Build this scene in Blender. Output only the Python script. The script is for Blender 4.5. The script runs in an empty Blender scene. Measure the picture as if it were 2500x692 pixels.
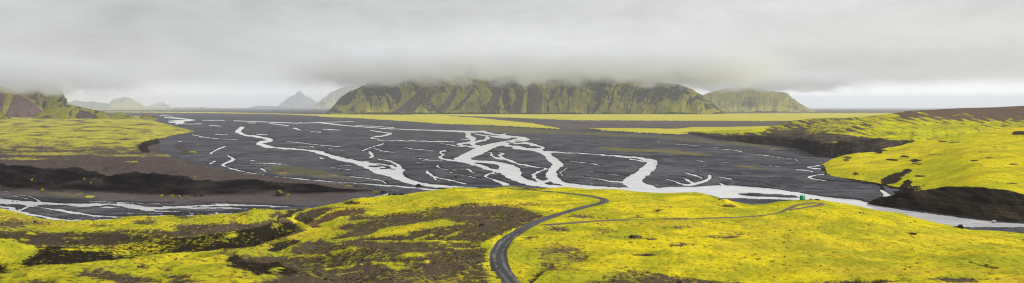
import bpy, bmesh, math, random
import numpy as np
from mathutils import Vector

random.seed(4)
import time; _t0 = time.time()
S = bpy.context.scene
COL = S.collection
F = 1785.0          # focal length in photo pixels
CX, HY = 1250.0, 262.0
H = 100.0           # camera height above the gravel plain, metres
PLAIN = -H

# ------------------------------------------------------------------ noise
_rs = np.random.RandomState(11)
_PERM = _rs.permutation(512)
_G = np.stack([np.cos(np.arange(512) * 2.399963), np.sin(np.arange(512) * 2.399963)], 1)

def perlin(x, y, seed=0):
    x = np.asarray(x, float) + seed * 17.13; y = np.asarray(y, float) + seed * 31.71
    xi = np.floor(x).astype(np.int64); yi = np.floor(y).astype(np.int64)
    xf = x - xi; yf = y - yi
    u = xf * xf * xf * (xf * (xf * 6 - 15) + 10); v = yf * yf * yf * (yf * (yf * 6 - 15) + 10)
    def g(ix, iy, dx, dy):
        h = _PERM[(_PERM[ix & 511] + iy) & 511]
        return _G[h, 0] * dx + _G[h, 1] * dy
    a = g(xi, yi, xf, yf); b = g(xi + 1, yi, xf - 1, yf)
    c = g(xi, yi + 1, xf, yf - 1); d = g(xi + 1, yi + 1, xf - 1, yf - 1)
    return ((a + (b - a) * u) * (1 - v) + (c + (d - c) * u) * v) * 1.5

def fbm(x, y, octv=4, seed=0, gain=.5):
    s = 0; a = 1; f = 1; t = 0
    for i in range(octv):
        s = s + a * perlin(x * f, y * f, seed + i * 3); t += a; a *= gain; f *= 2.03
    return s / t

def ridged(x, y, octv=4, seed=0):
    s = 0; a = 1; f = 1; t = 0
    for i in range(octv):
        s = s + a * (1 - 2 * np.abs(perlin(x * f, y * f, seed + i * 5))); t += a; a *= .5; f *= 2.1
    return s / t

def sstep(a, b, x):
    t = np.clip((x - a) / (b - a + 1e-12), 0, 1)
    return t * t * (3 - 2 * t)

# ------------------------------------------------------------------ plan shapes
# Shapes are measured on the ground as seen from the viewpoint (bearing, depression) and
# resolved to ground positions by the sheet they belong to.
def _seg(px, py, a, b, k):
    ax, ay, bx, by = a[0] / k, a[1], b[0] / k, b[1]
    x = px / k; y = py
    dx, dy = bx - ax, by - ay
    L = dx * dx + dy * dy + 1e-9
    t = np.clip(((x - ax) * dx + (y - ay) * dy) / L, 0, 1)
    return np.hypot(x - ax - t * dx, y - ay - t * dy), t

def sd_poly(px, py, pts, k):
    n = len(pts); d = np.full(px.shape, 1e9); ins = np.zeros(px.shape, bool)
    for i in range(n):
        a, b = pts[i], pts[(i + 1) % n]
        d = np.minimum(d, _seg(px, py, a, b, k)[0])
        if a[1] != b[1]:
            c = ((a[1] > py) != (b[1] > py)) & (px < (b[0] - a[0]) * (py - a[1]) / (b[1] - a[1]) + a[0])
            ins ^= c
    return np.where(ins, d, -d)

def sd_line(px, py, pts, k):
    best = np.full(px.shape, -1e9)
    for a, b in zip(pts[:-1], pts[1:]):
        d, t = _seg(px, py, a, b, k)
        best = np.maximum(best, (a[2] + (b[2] - a[2]) * t) - d)
    return best

def smooth_line(pts, n=4):
    p = [tuple(map(float, q)) for q in pts]
    if len(p) < 3: return p
    out = []
    P = [p[0]] + p + [p[-1]]
    for i in range(1, len(P) - 2):
        for j in range(n):
            t = j / n
            q = []
            for c in range(len(p[0])):
                a, b, d, e = P[i-1][c], P[i][c], P[i+1][c], P[i+2][c]
                q.append(.5 * ((2*b) + (-a+d)*t + (2*a-5*b+4*d-e)*t*t + (-a+3*b-3*d+e)*t**3))
            out.append(tuple(q))
    out.append(p[-1])
    return out

def paint(f, px, py, shapes, nz=None, k=3.0):
    """each shape: (kind, pts, value, soft, rag)"""
    for kind, pts, val, soft, rag in shapes:
        if kind == 'e':
            cx, cy, rx, ry = pts
            m = (np.abs(px - cx) < rx * 1.6 + 12) & (np.abs(py - cy) < ry * 1.6 + 6)
            if not m.any(): continue
            X, Y = px[m], py[m]
            sd = (1 - np.hypot((X - cx) / rx, (Y - cy) / ry)) * ry
        else:
            if kind == 'l': pts = smooth_line(pts)
            xs = [q[0] for q in pts]; ys = [q[1] for q in pts]
            e = max([q[2] for q in pts]) if kind == 'l' else 0
            e += soft + rag
            m = (px > min(xs) - k * e - 2) & (px < max(xs) + k * e + 2) & (py > min(ys) - e - 1) & (py < max(ys) + e + 1)
            if not m.any(): continue
            X, Y = px[m], py[m]
            sd = sd_line(X, Y, pts, k) if kind == 'l' else sd_poly(X, Y, pts, k)
        if nz is not None and rag: sd = sd + rag * nz[m]
        w = sstep(-soft, soft, sd)
        f[m] = f[m] * (1 - w) + val * w
    return f

# ------------------------------------------------------------------ mesh + tags
def tag(o, label=None, cat=None, kind=None, group=None):
    if label: o['label'] = label
    if cat: o['category'] = cat
    if kind: o['kind'] = kind
    if group: o['group'] = group
    return o

def grid_mesh(name, X, Y, Z, attrs, mat, smooth=True):
    R, C = X.shape
    me = bpy.data.meshes.new(name)
    n = R * C
    co = np.empty((n, 3), np.float32)
    co[:, 0] = X.ravel(); co[:, 1] = Y.ravel(); co[:, 2] = Z.ravel()
    idx = np.arange(n).reshape(R, C)
    q = np.stack([idx[:-1, :-1], idx[:-1, 1:], idx[1:, 1:], idx[1:, :-1]], -1).reshape(-1, 4)
    me.vertices.add(n); me.vertices.foreach_set('co', co.ravel())
    me.loops.add(q.size); me.loops.foreach_set('vertex_index', q.ravel().astype(np.int32))
    me.polygons.add(len(q))
    me.polygons.foreach_set('loop_start', np.arange(0, q.size, 4, dtype=np.int32))
    me.polygons.foreach_set('use_smooth', np.full(len(q), smooth))
    me.update(calc_edges=True); me.validate()
    for k, v in attrs.items():
        a = me.attributes.new(k, 'FLOAT', 'POINT')
        a.data.foreach_set('value', v.ravel().astype(np.float32))
    me.materials.append(mat)
    o = bpy.data.objects.new(name, me); COL.objects.link(o)
    return o

def K(*p):
    """knots (px, value), ..."""
    xs = [a for a, b in p]; ys = [b for a, b in p]
    return lambda q: np.interp(q, xs, ys)

class Sheet:
    """terrain patch: for every bearing a chain of control points (depression, distance); rows are filled in between."""
    def __init__(s, px, rows, counts, blur=2):
        # rows: list of (Y(px), z(px))
        Ys = []; Zs = []
        for i, n in enumerate(counts):
            Ya, Za = rows[i]; Yb, Zb = rows[i+1]
            last = (i == len(counts) - 1)
            t = np.linspace(0, 1, n + 1)[: n + 1 if last else n][:, None]
            Ys.append(Ya[None] + (Yb - Ya)[None] * t)
            Zs.append(Za[None] + (Zb - Za)[None] * t)
        s.Y = np.concatenate(Ys); Z = np.concatenate(Zs)
        for _ in range(blur):
            Z[1:-1] = (Z[:-2] + 2 * Z[1:-1] + Z[2:]) / 4
            s.Y[1:-1] = (s.Y[:-2] + 2 * s.Y[1:-1] + s.Y[2:]) / 4
        s.pxc = px
        s.X = (px[None] - CX) / F * s.Y
        s.Z = Z
        s.px = np.broadcast_to(px[None], s.Y.shape).copy()
        s.py = HY - s.Z * F / s.Y
    def reproj(s): s.py = HY - s.Z * F / s.Y
    def at_xy(s, x, y):
        p = x / y * F + CX
        c = np.clip((p - s.pxc[0]) / (s.pxc[1] - s.pxc[0]), 0, len(s.pxc) - 1.001)
        i = int(c); t = c - i
        return float(np.interp(y, s.Y[:, i], s.Z[:, i]) * (1 - t) + np.interp(y, s.Y[:, i+1], s.Z[:, i+1]) * t)
    def at_pix(s, p, q):
        """first surface point seen at bearing p, depression q"""
        i = int(np.clip(round((p - s.pxc[0]) / (s.pxc[1] - s.pxc[0])), 0, len(s.pxc) - 1))
        py = s.py[:, i]; 
        j = np.argmax(py <= q)
        if py[j] > q: j = len(py) - 1
        if j == 0: y = s.Y[0, i]
        else:
            t = (py[j-1] - q) / max(py[j-1] - py[j], 1e-6); y = s.Y[j-1, i] + t * (s.Y[j, i] - s.Y[j-1, i])
        x = (p - CX) / F * y
        return x, y, s.at_xy(x, y)

def zof(py, Y): return -(py - HY) / F * Y
def Yplain(py, h=0): return (H - h) * F / (py - HY)

# ------------------------------------------------------------------ materials
class MatB:
    def __init__(s, name, rough=1.0, spec=.0):
        s.m = bpy.data.materials.new(name); s.m.use_nodes = True
        s.nt = s.m.node_tree; s.n = s.nt.nodes; s.l = s.nt.links
        s.b = s.n['Principled BSDF']
        s.b.inputs['Roughness'].default_value = rough
        s.b.inputs['Specular IOR Level'].default_value = spec
        s.pos = s.n.new('ShaderNodeNewGeometry').outputs['Position']
    def attr(s, k):
        a = s.n.new('ShaderNodeAttribute'); a.attribute_name = k; return a.outputs['Fac']
    def noise(s, scale, detail=4, rough=.55, vscale=(1, 1, 1), dist=0, w=0):
        mp = s.n.new('ShaderNodeMapping'); mp.inputs['Scale'].default_value = [v * scale for v in vscale]
        mp.inputs['Location'].default_value = (w * 7.7, w * 3.3, w * 1.9)
        s.l.new(s.pos, mp.inputs[0])
        t = s.n.new('ShaderNodeTexNoise'); t.inputs['Scale'].default_value = 1
        t.inputs['Detail'].default_value = detail; t.inputs['Roughness'].default_value = rough
        t.inputs['Distortion'].default_value = dist
        s.l.new(mp.outputs[0], t.inputs['Vector']); return t.outputs['Fac']
    def voro(s, scale, vscale=(1, 1, 1)):
        mp = s.n.new('ShaderNodeMapping'); mp.inputs['Scale'].default_value = [v * scale for v in vscale]
        s.l.new(s.pos, mp.inputs[0])
        t = s.n.new('ShaderNodeTexVoronoi'); t.inputs['Scale'].default_value = 1
        s.l.new(mp.outputs[0], t.inputs['Vector']); return t.outputs['Distance']
    def math(s, op, a, b=0.0, c=None):
        t = s.n.new('ShaderNodeMath'); t.operation = op
        for i, v in enumerate((a, b) if c is None else (a, b, c)):
            if isinstance(v, (int, float)): t.inputs[i].default_value = v
            else: s.l.new(v, t.inputs[i])
        return t.outputs[0]
    def ramp(s, v, a, b):
        t = s.n.new('ShaderNodeMapRange'); t.interpolation_type = 'SMOOTHSTEP'
        t.inputs['From Min'].default_value = a; t.inputs['From Max'].default_value = b
        s.l.new(v, t.inputs['Value']); return t.outputs[0]
    def mix(s, f, a, b):
        t = s.n.new('ShaderNodeMix'); t.data_type = 'RGBA'
        if isinstance(f, (int, float)): t.inputs[0].default_value = f
        else: s.l.new(f, t.inputs[0])
        for v, i in ((a, 6), (b, 7)):
            if isinstance(v, tuple): t.inputs[i].default_value = (*v, 1)
            else: s.l.new(v, t.inputs[i])
        return t.outputs[2]
    def bump(s, h, dist, strength=1.0):
        t = s.n.new('ShaderNodeBump'); t.inputs['Distance'].default_value = dist; t.inputs['Strength'].default_value = strength
        s.l.new(h, t.inputs['Height']); s.l.new(t.outputs[0], s.b.inputs['Normal'])
    def color(s, c): s.l.new(c, s.b.inputs['Base Color'])

def ground_mat(name, near=True, scale=1.0, moss=(.72, .59, .022), moss2=(.34, .335, .026), dry=(.60, .43, .04),
               grav=(.098, .073, .046), grav2=(.046, .036, .026), dark=(.012, .010, .009), red=(.16, .085, .05), bump=1.3, cov=1.8):
    m = MatB(name)
    A = m.attr('moss'); D = m.attr('dark'); T = m.attr('tint'); R = m.attr('red')
    n1 = m.noise(.55 * scale, 7, .68)
    n2 = m.noise(.07 * scale, 4, .6, w=3)
    n3 = m.noise(.018 * scale, 4, .55, w=5)
    n4 = m.noise(2.2 * scale, 3, .6, w=8)
    # speckled coverage: patches broken up by two sizes of noise
    k = m.math('MULTIPLY_ADD', n1, cov, m.math('MULTIPLY_ADD', n2, 1.1, -(cov + 1.1) / 2))
    c = m.ramp(m.math('ADD', A, k), .24, .78)
    g = m.mix(m.ramp(n2, .35, .65), grav, grav2)
    g = m.mix(m.ramp(n4, .45, .75), g, tuple(v * 1.7 for v in grav))
    g = m.mix(m.ramp(n1, .38, .15), g, dark)
    g = m.mix(m.math('MULTIPLY', R, m.ramp(n2, .2, .6)), g, red)
    g = m.mix(D, g, dark)
    ms = m.mix(m.ramp(n2, .40, .68), moss, moss2)
    ms = m.mix(m.math('MULTIPLY', m.ramp(n3, .50, .70), .35), ms, dry)
    n5 = m.noise(.028 * scale, 5, .65, w=15)
    ms = m.mix(m.math('MULTIPLY', m.ramp(n5, .44, .60), .85), ms, moss2)
    ms = m.mix(m.math('MULTIPLY', T, .85), ms, dry)
    ms = m.mix(m.math('MULTIPLY', m.ramp(n1, .50, .33), .75), ms, tuple(v * .38 for v in moss2))
    ms = m.mix(m.math('MULTIPLY', m.ramp(n4, .5, .8), .35), ms, (.60, .55, .02))
    m.color(m.mix(c, g, ms))
    h = m.math('ADD', m.math('MULTIPLY', n1, 1.0), m.math('MULTIPLY', n4, .35))
    m.bump(h, bump / scale, .8)
    return m.m

M_TERR = ground_mat('moss_and_scoria')
M_RIGHT = ground_mat('moss_slope', scale=.42, moss=(.68, .575, .02), moss2=(.40, .375, .02), bump=1.2, cov=1.3)
M_PLAT = ground_mat('ash_plateau', scale=.30, bump=.5, grav=(.085, .064, .060), grav2=(.055, .043, .043), dark=(.011, .009, .010),
                    moss=(.50, .44, .06), moss2=(.32, .30, .05), dry=(.44, .36, .06), cov=2.4)

def plain_mat():
    m = MatB('black_gravel', .9, .06)
    A = m.attr('moss'); O = m.attr('olive'); B = m.attr('brown'); R = m.attr('tint')
    n1 = m.noise(.25, 5, .65)
    n2 = m.noise(.02, 5, .6, (1, 1.6, 1), 1.5, 3)
    n3 = m.noise(.0022, 4, .6, (1, 2.2, 1), .6, 5)
    n4 = m.noise(.006, 5, .62, (.6, 2.4, 1), 2.2, 9)
    g = m.mix(m.ramp(n2, .35, .68), (.031, .031, .037), (.070, .068, .080))
    g = m.mix(m.ramp(n1, .5, .8), g, (.13, .12, .125))
    g = m.mix(m.math('MULTIPLY', m.ramp(n1, .42, .2), .8), g, (.016, .015, .017))
    g = m.mix(m.math('MULTIPLY', m.ramp(n4, .54, .62), .55), g, (.12, .112, .12))
    g = m.mix(m.math('MULTIPLY', m.ramp(n4, .46, .40), .6), g, (.025, .023, .026))
    n6 = m.noise(.03, 6, .66, (.16, 1.0, 1), .8, 12); n7 = m.noise(.10, 5, .66, (.2, 1.0, 1), .8, 14)
    g = m.mix(m.math('MULTIPLY', m.ramp(n6, .50, .64), .7), g, (.105, .106, .120))
    g = m.mix(m.math('MULTIPLY', m.ramp(n7, .46, .34), .6), g, (.018, .018, .022))
    OC = m.attr('old'); WE = m.attr('wet')
    g = m.mix(m.math('MULTIPLY', OC, m.ramp(n1, .35, .65)), g, (.125, .118, .122))
    g = m.mix(m.math('MULTIPLY', WE, .75), g, (.030, .028, .030))
    br = m.mix(m.ramp(n2, .3, .7), (.13, .10, .085), (.085, .068, .062))
    g = m.mix(B, g, br)
    ol = m.mix(m.ramp(n2, .35, .65), (.17, .155, .05), (.10, .09, .04))
    g = m.mix(m.ramp(m.math('ADD', O, m.math('MULTIPLY_ADD', n2, 1.0, -.5)), .35, .75), g, ol)
    ye = m.mix(m.ramp(n3, .35, .7), (.50, .43, .045), (.40, .37, .04))
    ye = m.mix(m.math('MULTIPLY', m.ramp(n2, .5, .75), .4), ye, (.30, .26, .05))
    ye = m.mix(R, ye, (.36, .15, .04))
    g = m.mix(m.ramp(m.math('ADD', A, m.math('MULTIPLY_ADD', n2, .5, -.25)), .38, .62), g, ye)
    m.color(g)
    m.bump(m.math('ADD', n1, m.math('MULTIPLY', n2, 2.0)), 1.0, 1.0)
    return m.m
M_PLAIN = plain_mat()

def mountain_mat(name, green=(.17, .175, .030), green2=(.40, .35, .045), rock=(.016, .019, .028), scree=(.085, .052, .055), s=1.0):
    m = MatB(name)
    A = m.attr('moss'); Rk = m.attr('rock'); Sc = m.attr('scree')
    n1 = m.noise(.014 * s, 6, .68); n2 = m.noise(.0045 * s, 4, .6, w=4)
    g = m.mix(m.ramp(n2, .3, .7), green, green2)
    g = m.mix(m.math('MULTIPLY', m.ramp(n1, .5, .8), .5), g, (.09, .09, .03))
    g = m.mix(m.ramp(m.math('ADD', Rk, m.math('MULTIPLY_ADD', n1, 2.4, -1.2)), .28, .72), g, rock)
    sc = m.mix(m.ramp(n1, .3, .7), scree, tuple(v * .7 for v in scree))
    g = m.mix(m.ramp(m.math('ADD', Sc, m.math('MULTIPLY_ADD', n1, 1.2, -.6)), .42, .58), g, sc)
    m.color(g)
    m.bump(n1, 40 / s, 1.0)
    return m.m
M_MTN = mountain_mat('mossy_mountain')
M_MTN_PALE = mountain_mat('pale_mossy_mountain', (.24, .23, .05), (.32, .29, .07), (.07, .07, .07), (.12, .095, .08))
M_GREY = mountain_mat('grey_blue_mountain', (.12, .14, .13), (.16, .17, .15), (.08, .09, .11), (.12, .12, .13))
M_HILLOCK = mountain_mat('mossy_knolls', (.24, .22, .03), (.17, .17, .03), (.045, .038, .035), (.085, .06, .06), 3.0)

def water_mat():
    m = MatB('silty_water', .16, .5)
    n = m.noise(.02, 4, .6, (1, 2, 1), 1.0)
    n3 = m.noise(.06, 5, .6, (.5, 2.4, 1), 1.5, 6)
    m.color(m.mix(m.math('MULTIPLY', m.ramp(n3, .50, .66), .55), m.mix(m.ramp(n, .3, .7), (.72, .715, .70), (.60, .595, .59)), (.38, .378, .375)))
    m.b.inputs['IOR'].default_value = 1.33
    w = m.noise(.5, 4, .6, (1, 1.6, 1))
    m.bump(w, .25, .5)
    return m.m
M_WATER = water_mat()

def road_mat(name, a, b, c):
    m = MatB(name, .75, .3)
    U = m.attr('across'); n = m.noise(.9, 5, .6); n2 = m.noise(.12, 4, .6, w=3)
    # two pale compacted wheel lines
    t = m.math('ABSOLUTE', m.math('SUBTRACT', m.math('ABSOLUTE', m.math('ADD', U, m.math('MULTIPLY_ADD', n2, .3, -.15))), .40))
    w = m.math('MULTIPLY', m.ramp(t, .24, .02), m.ramp(n2, .30, .60))
    g = m.mix(m.ramp(n, .3, .7), a, b)
    nb = m.noise(2.5, 5, .65, w=5); e = m.ramp(m.math('ADD', m.math('ABSOLUTE', U), m.math('MULTIPLY_ADD', nb, .7, -.35)), .72, .95)
    pt = m.noise(.35, 4, .6, w=9)
    m.color(m.mix(m.math('MULTIPLY', e, .85), m.mix(m.math('MULTIPLY', m.ramp(pt, .52, .66), .7), m.mix(w, g, c), tuple(v * .6 for v in a)), (.11, .082, .055))); m.bump(n, .15, .9)
    return m.m
M_ROAD = road_mat('road_gravel', (.020, .018, .018), (.055, .048, .047), (.135, .125, .122))
M_TRACK = road_mat('track_gravel', (.14, .09, .05), (.095, .064, .04), (.17, .12, .075))

# ------------------------------------------------------------------ PLAIN with braided channels
px = np.arange(-700, 3201, 1.8)
py = np.concatenate([np.array([263.5, 264, 264.5, 265, 265.5, 266, 266.5, 267]), np.arange(267.5, 300, .4), np.arange(300, 480, .55), np.arange(480, 575, .9), np.array([580, 590, 605, 630, 680, 800, 1200])])
PX, PY = np.meshgrid(px, py)
YY = Yplain(PY); XX = (PX - CX) / F * YY
warpx = fbm(PX / 38, PY / 9, 3, 5) * 7; warpy = fbm(PX / 30, PY / 8, 3, 9) * 1.6
wx = PX + warpx + fbm(PX / 9, PY / 3, 2, 33) * 2.5; wy = PY + warpy * np.clip((PY - 275) / 60, .15, 1) + fbm(PX / 8, PY / 2.5, 2, 23) * .5 * np.clip((PY - 290) / 60, .1, 1)
rag = fbm(PX / 14, PY / 4, 4, 21)
L = 'l'; P = 'p'; E = 'e'
riv = []
def R(*pts):
    rm = max(q[2] for q in pts)
    riv.append((L, [(a_, b_, max(c_ * .92, .55)) for a_, b_, c_ in pts], 1.0, .45 if rm > 1 else .32, min(.9, .05 + .34 * (rm - .5)) if rm > .6 else .0))
R((590,311,1.6),(583,321,2.4),(600,330,1.8),(640,336,2.6),(657,343,3.2),(633,350,2.6),(650,357,3.0),(675,361,2.0),(740,366,1.8),(780,372,2.8),(830,388,4),(880,398,5),(910,408,7),(940,419,10),(965,427,8),(990,440,5),(1030,450,4.5),(1080,455,4),(1140,458,3),(1200,461,2))
R((880,396,1.5),(935,402,1.6),(960,408,2),(975,422,4))
R((905,319,.8),(935,323,1.0),(955,327,1.4),(930,332,1.4),(907,337,1.1),(925,340,.7))
R((925,342,.7),(1000,344,.8),(1100,347,.9)); R((1000,343,.6),(1050,345,.9),(1110,347,.8))
R((775,299,.9),(810,303,1.2),(870,309,.8),(960,315,1.0),(1100,320,1.6),(1180,322,1.8)); R((870,307,.6),(920,309,.8),(960,312,.9))
R((936,351,1),(905,361,1),(885,368,.9)); R((897,370,.8),(910,379,1.5),(905,385,1),(950,393,1.4),(970,402,2),(975,415,4)); R((915,363,.6),(940,370,.8),(965,372,.5))
R((548,358,1),(526,367,1),(513,376,.8)); R((554,380,1),(572,389,1.4),(546,400,1.5),(556,408,1.4),(587,417,1.2),(630,426,.9),(673,431,1),(725,436,1.3),(803,443,1.3),(890,449,1.6),(1000,457,1.8),(1060,464,2.6),(1120,466,2.5))
R((800,427,.6),(860,431,.9),(890,434,.9),(930,441,.9),(942,448,.8)); R((521,393,.9),(509,402,1.2))
R((640,410,1),(650,418,1)); R((785,386,1.4),(795,388,1)); R((800,402,.8),(860,405,.9))
R((405,287,.9),(440,290,1.6),(470,293,.9)); R((412,296,.8),(450,295,1.8),(475,293,.8)); R((415,300,.8),(445,298,2.2),(430,303,1.0)); R((440,303,.6),(490,303,.8)); R((390,282,.6),(420,284,.8))
R((439,346,1),(444,355,1),(430,361,1),(450,368,1.3),(442,375,1))
R((500,294,.6),(545,294,.7)); R((510,307,.7),(540,308,.7)); R((570,295,.5),(640,298,.8),(720,301,.7)); R((660,302,.8),(700,307,.9)); R((720,313,1),(735,318,1)); R((790,316,.7),(830,318,.8)); R((735,300,.6),(730,301,.6),(860,297,.5))
for a in ((540,328),(615,300),(770,322),(640,328),(750,358),(810,363),(610,392),(1030,318),(1040,392),(1020,404),(1310,341),(1780,396)):
    w = 6 + (a[0] * 7 % 13); R((a[0]-w, a[1], .5), (a[0]+w, a[1]+.8, .6))
# centre braids
R((1060,319,1.4),(1110,321,1.8),(1150,322,2.4),(1178,321,1.8))
R((1140,322,2),(1145,333,2.4),(1158,340,1.8),(1130,340,1)); R((1158,340,1.5),(1150,347,2.2),(1122,352,1.8),(1145,358,2),(1175,360,3.5),(1205,353,3.5))
R((1187,334,1.2),(1190,340,1.8),(1160,348,1.8),(1150,352,1.8),(1165,357,2.4))
R((1175,322,1.8),(1200,327,1.8),(1240,333,2.6),(1270,336,2.8),(1288,341,2.6),(1262,344,2.6)); R((1195,325,1.2),(1215,330,1.2),(1232,328,1.4)); R((1160,327,1.2),(1195,332,1.4),(1240,337,2.2))
R((1275,338,3),(1250,346,4),(1210,353,5),(1180,363,7),(1158,375,6),(1130,386,6),(1127,392,6),(1160,394,4),(1200,397,4),(1228,402,5),(1243,411,8.5),(1248,421,9),(1255,431,7.5),(1290,445,6),(1330,453,5),(1385,457,4),(1465,460,3))
R((1125,393,2.6),(1092,390,2),(1073,384,2),(1084,378,1),(1076,372,1),(1086,366,.7))
R((1130,395,3),(1170,404,3),(1200,414,3),(1240,422,5))
R((1225,353,3),(1262,361,3),(1300,366,3),(1325,371,3.5),(1349,390,4.5),(1361,402,4.8),(1346,420,4.5),(1352,438,5),(1385,450,4),(1465,458,4),(1532,462,5))
R((1345,438,3),(1318,447,3),(1300,449,4))
R((1190,370,.8),(1197,373,1),(1205,383,1.4),(1218,387,1.6),(1240,391,1.4),(1265,400,1.3),(1310,408,1.4),(1332,412,1.6),(1305,424,1.6),(1308,436,1.8),(1325,444,2)); R((1195,372,.6),(1228,374,1),(1220,380,1.6),(1236,389,1.4))
R((1265,345,1.8),(1298,352,2.2),(1322,360,1.8),(1315,364,2.6),(1290,364,2.6),(1260,358,2.6)); R((1235,350,1.6),(1245,358,1.6),(1258,363,2)); R((1260,351,1.6),(1290,350,1.4),(1300,356,1.2))
R((1325,371,2),(1400,374,1.3),(1480,379,1.8),(1540,384,2.4),(1570,388,3),(1594,396,4.6),(1582,411,6),(1566,425,7),(1545,440,8),(1555,452,9),(1585,462,8)); R((1335,369,.8),(1368,371,.8)); R((1500,382,.8),(1540,388,.8),(1572,394,1.5))
R((1425,431,.6),(1460,437,1),(1500,443,1.4),(1545,446,3))
R((1212,417,1),(1185,430,1.5),(1212,440,2),(1232,449,3.5)); R((1225,418,1.2),(1205,424,1.2))
R((1042,417,1.2),(1058,431,1.8),(1100,440,1.3),(1135,449,1.6)); R((1058,431,1),(1072,441,1.2),(1105,441,1)); R((1150,420,.6),(1080,412,.9),(1070,403,1)); R((1140,413,1),(1155,420,1),(1172,424,.9))
# big river along the foot of the terrace
riv.append((P, [(1380,456),(1465,458),(1540,458),(1600,458),(1640,456),(1690,455),(1750,452),(1800,453),(1860,457),(1920,465),(2000,478),(2060,484),(2100,488),(2120,494),(2150,503),(2200,511),(2300,524),(2400,538),(2450,543),(2500,545),(3100,562),(3100,590),(2500,556.5),(2350,554),(2300,570),(2100,560),(1950,520),(1850,500),(1700,492),(1560,485),(1400,472)], 1., .5, .8))
R((1675,421,.7),(1700,430,1.4),(1716,436,1)); R((1733,428,1.5),(1728,438,2),(1705,447,3),(1680,452,3)); R((1665,432,.7),(1690,446,1.8)); R((1756,448,1.5),(1775,455,2)); R((1655,446,1),(1680,452,2))
R((1940,414,.8),(1972,416,1),(1985,421,.8)); R((2010,403,1.2),(1986,406,1.4),(1978,410,1.4),(2010,413,1.2),(2032,417,1.3),(2032,422,1.5),(2000,427,1.7),(1976,432,1.8),(1992,438,1.8),(2040,443,1.4),(2120,448,1.3),(2146,451,1.2),(2153,462,1.5),(2160,472,2.4),(2168,484,3))
R((1757,363,.7),(1812,370,.8)); R((1850,377,.8),(1900,384,.7),(1945,391,.8))
# left low river
R((-300,478,2),(-50,484,1.6),(0,486,2),(45,491,1.4),(90,495,2)); R((-300,494,6),(-50,495,5),(0,495,5),(60,497,4.2),(150,499,3.2),(240,501,5.5),(315,503,6),(360,508,4),(420,506,2.4),(500,502,2.4),(600,501,2.4),(692,505,2.2),(740,507,.6))
R((60,500,2),(130,510,2.3),(200,522,2.6),(250,528,2.3),(300,530,2),(400,527,2.4),(520,526,1.8),(660,523,2.4),(700,521,2.4)); R((-300,500,4),(0,504,2.2),(30,513,3),(62,521,3),(110,530,3),(170,539,2.8),(228,546,2.4)); R((350,512,2),(450,518,1.3),(560,518,1.0),(650,514,1.2))
R((30,473,1),(60,477,1),(85,485,1.2),(98,491,1.6)); R((25,476,1),(55,482,1),(80,489,1.2)); R((470,492,.9),(520,497,1.3),(600,500,1.6)); R((140,529,.7),(200,537,.9)); R((10,465,.6),(30,466,.8)); R((60,462,.8),(95,464,.8)); R((0,467,.7),(25,468,.8)); R((190,470,.5),(280,472,.5)); R((70,505,1.5),(50,512,1.5),(40,517,1.5))
R((1380,392,.5),(1430,398,.8),(1470,405,.5)); R((1440,418,.5),(1480,424,.7),(1530,430,.5)); R((1600,432,.6),(1640,440,.9),(1668,450,1.2)); R((1755,432,.5),(1800,440,.8),(1850,447,.8),(1900,458,.8))
R((1010,385,.5),(1045,390,.8),(1078,392,1)); R((985,360,.5),(1030,366,.7),(1090,370,.5)); R((1100,420,.6),(1140,430,.9),(1185,437,1)); R((700,345,.5),(760,352,.8),(830,358,.6)); R((470,330,.5),(520,338,.7),(580,341,.5)); R((600,400,.5),(640,398,.8),(700,401,.6)); R((1850,400,.5),(1900,407,.8),(1950,409,.7)); R((1700,392,.5),(1760,400,.7),(1800,403,.5)); R((1080,350,.5),(1110,356,.9),(1130,358,.9)); R((870,415,.5),(830,412,.8),(800,408,.6)); R((1650,352,.4),(1710,357,.5),(1760,361,.4)); R((1385,410,.5),(1370,420,.8),(1372,430,.6))
R((-300,488,2.5),(0,489,2),(60,492,1.6),(150,497,2)); R((-300,507,3),(0,510,2.5),(50,520,1.5),(100,526,1.2)); R((400,503,1.2),(470,508,1.6),(540,507,1.4),(640,511,1.6),(680,512,.8)); R((250,515,1.6),(330,521,1.6),(420,522,1.3),(520,522,1.2),(600,520,1)); R((120,490,.8),(230,492,1.2),(330,496,1.2),(420,497,.9)); R((240,536,.8),(300,534,1.6),(360,531,1.6))
# pool where the side stream leaves the bank
R((898,486,2.4),(920,481,2.8),(940,476,2.2),(952,469,1.3))
wmask = paint(np.zeros_like(PX), wx, wy, riv, rag, 3.0)
bars = [(P, [(1800,473),(1850,471.5),(1900,474),(1955,482),(1880,480.5),(1810,476)], 0., .5, .4),
        (P, [(1742,482),(1800,484),(1850,487),(1930,489.5),(1952,494),(1990,520),(1700,520),(1700,486)], 0., .5, .4),
        (P, [(2340,555),(2500,557.5),(3100,590),(3100,640),(2300,640)], 0., .5, .3),
        (P, [(72,504),(130,504),(210,508),(300,518),(330,524),(250,523),(180,512),(110,507)], 0., .4, .5),
        (P, [(200,505.5),(235,503),(260,505),(228,507)], 0., .4, .3), (P, [(240,502),(270,499.5),(310,505),(300,507),(262,504)], 0., .4, .3),
        (E, (1272,347,9,1.2), 0, .4, .2), (E, (1243,347,9,1.3), 0, .4, .2), (E, (1263,344,6,1), 0, .4, .2), (E, (1288,372,12,1.6), 0, .4, .2), (E, (1243,360,8,1.3), 0, .4, .2), (E, (1225,357,7,1.6), 0, .4, .2),
        (E, (915,406,16,1.6), 0, .4, .3), (E, (940,411,14,1.2), 0, .4, .3), (E, (960,413,8,.8), 0, .4, .3), (E, (1105,323,9,.8), 0, .4, .2), (E, (1600,398,3,.8), 0, .4, 0)]
wmask = paint(wmask, wx, wy, bars, rag, 3.0)
EL = 'e'
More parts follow.
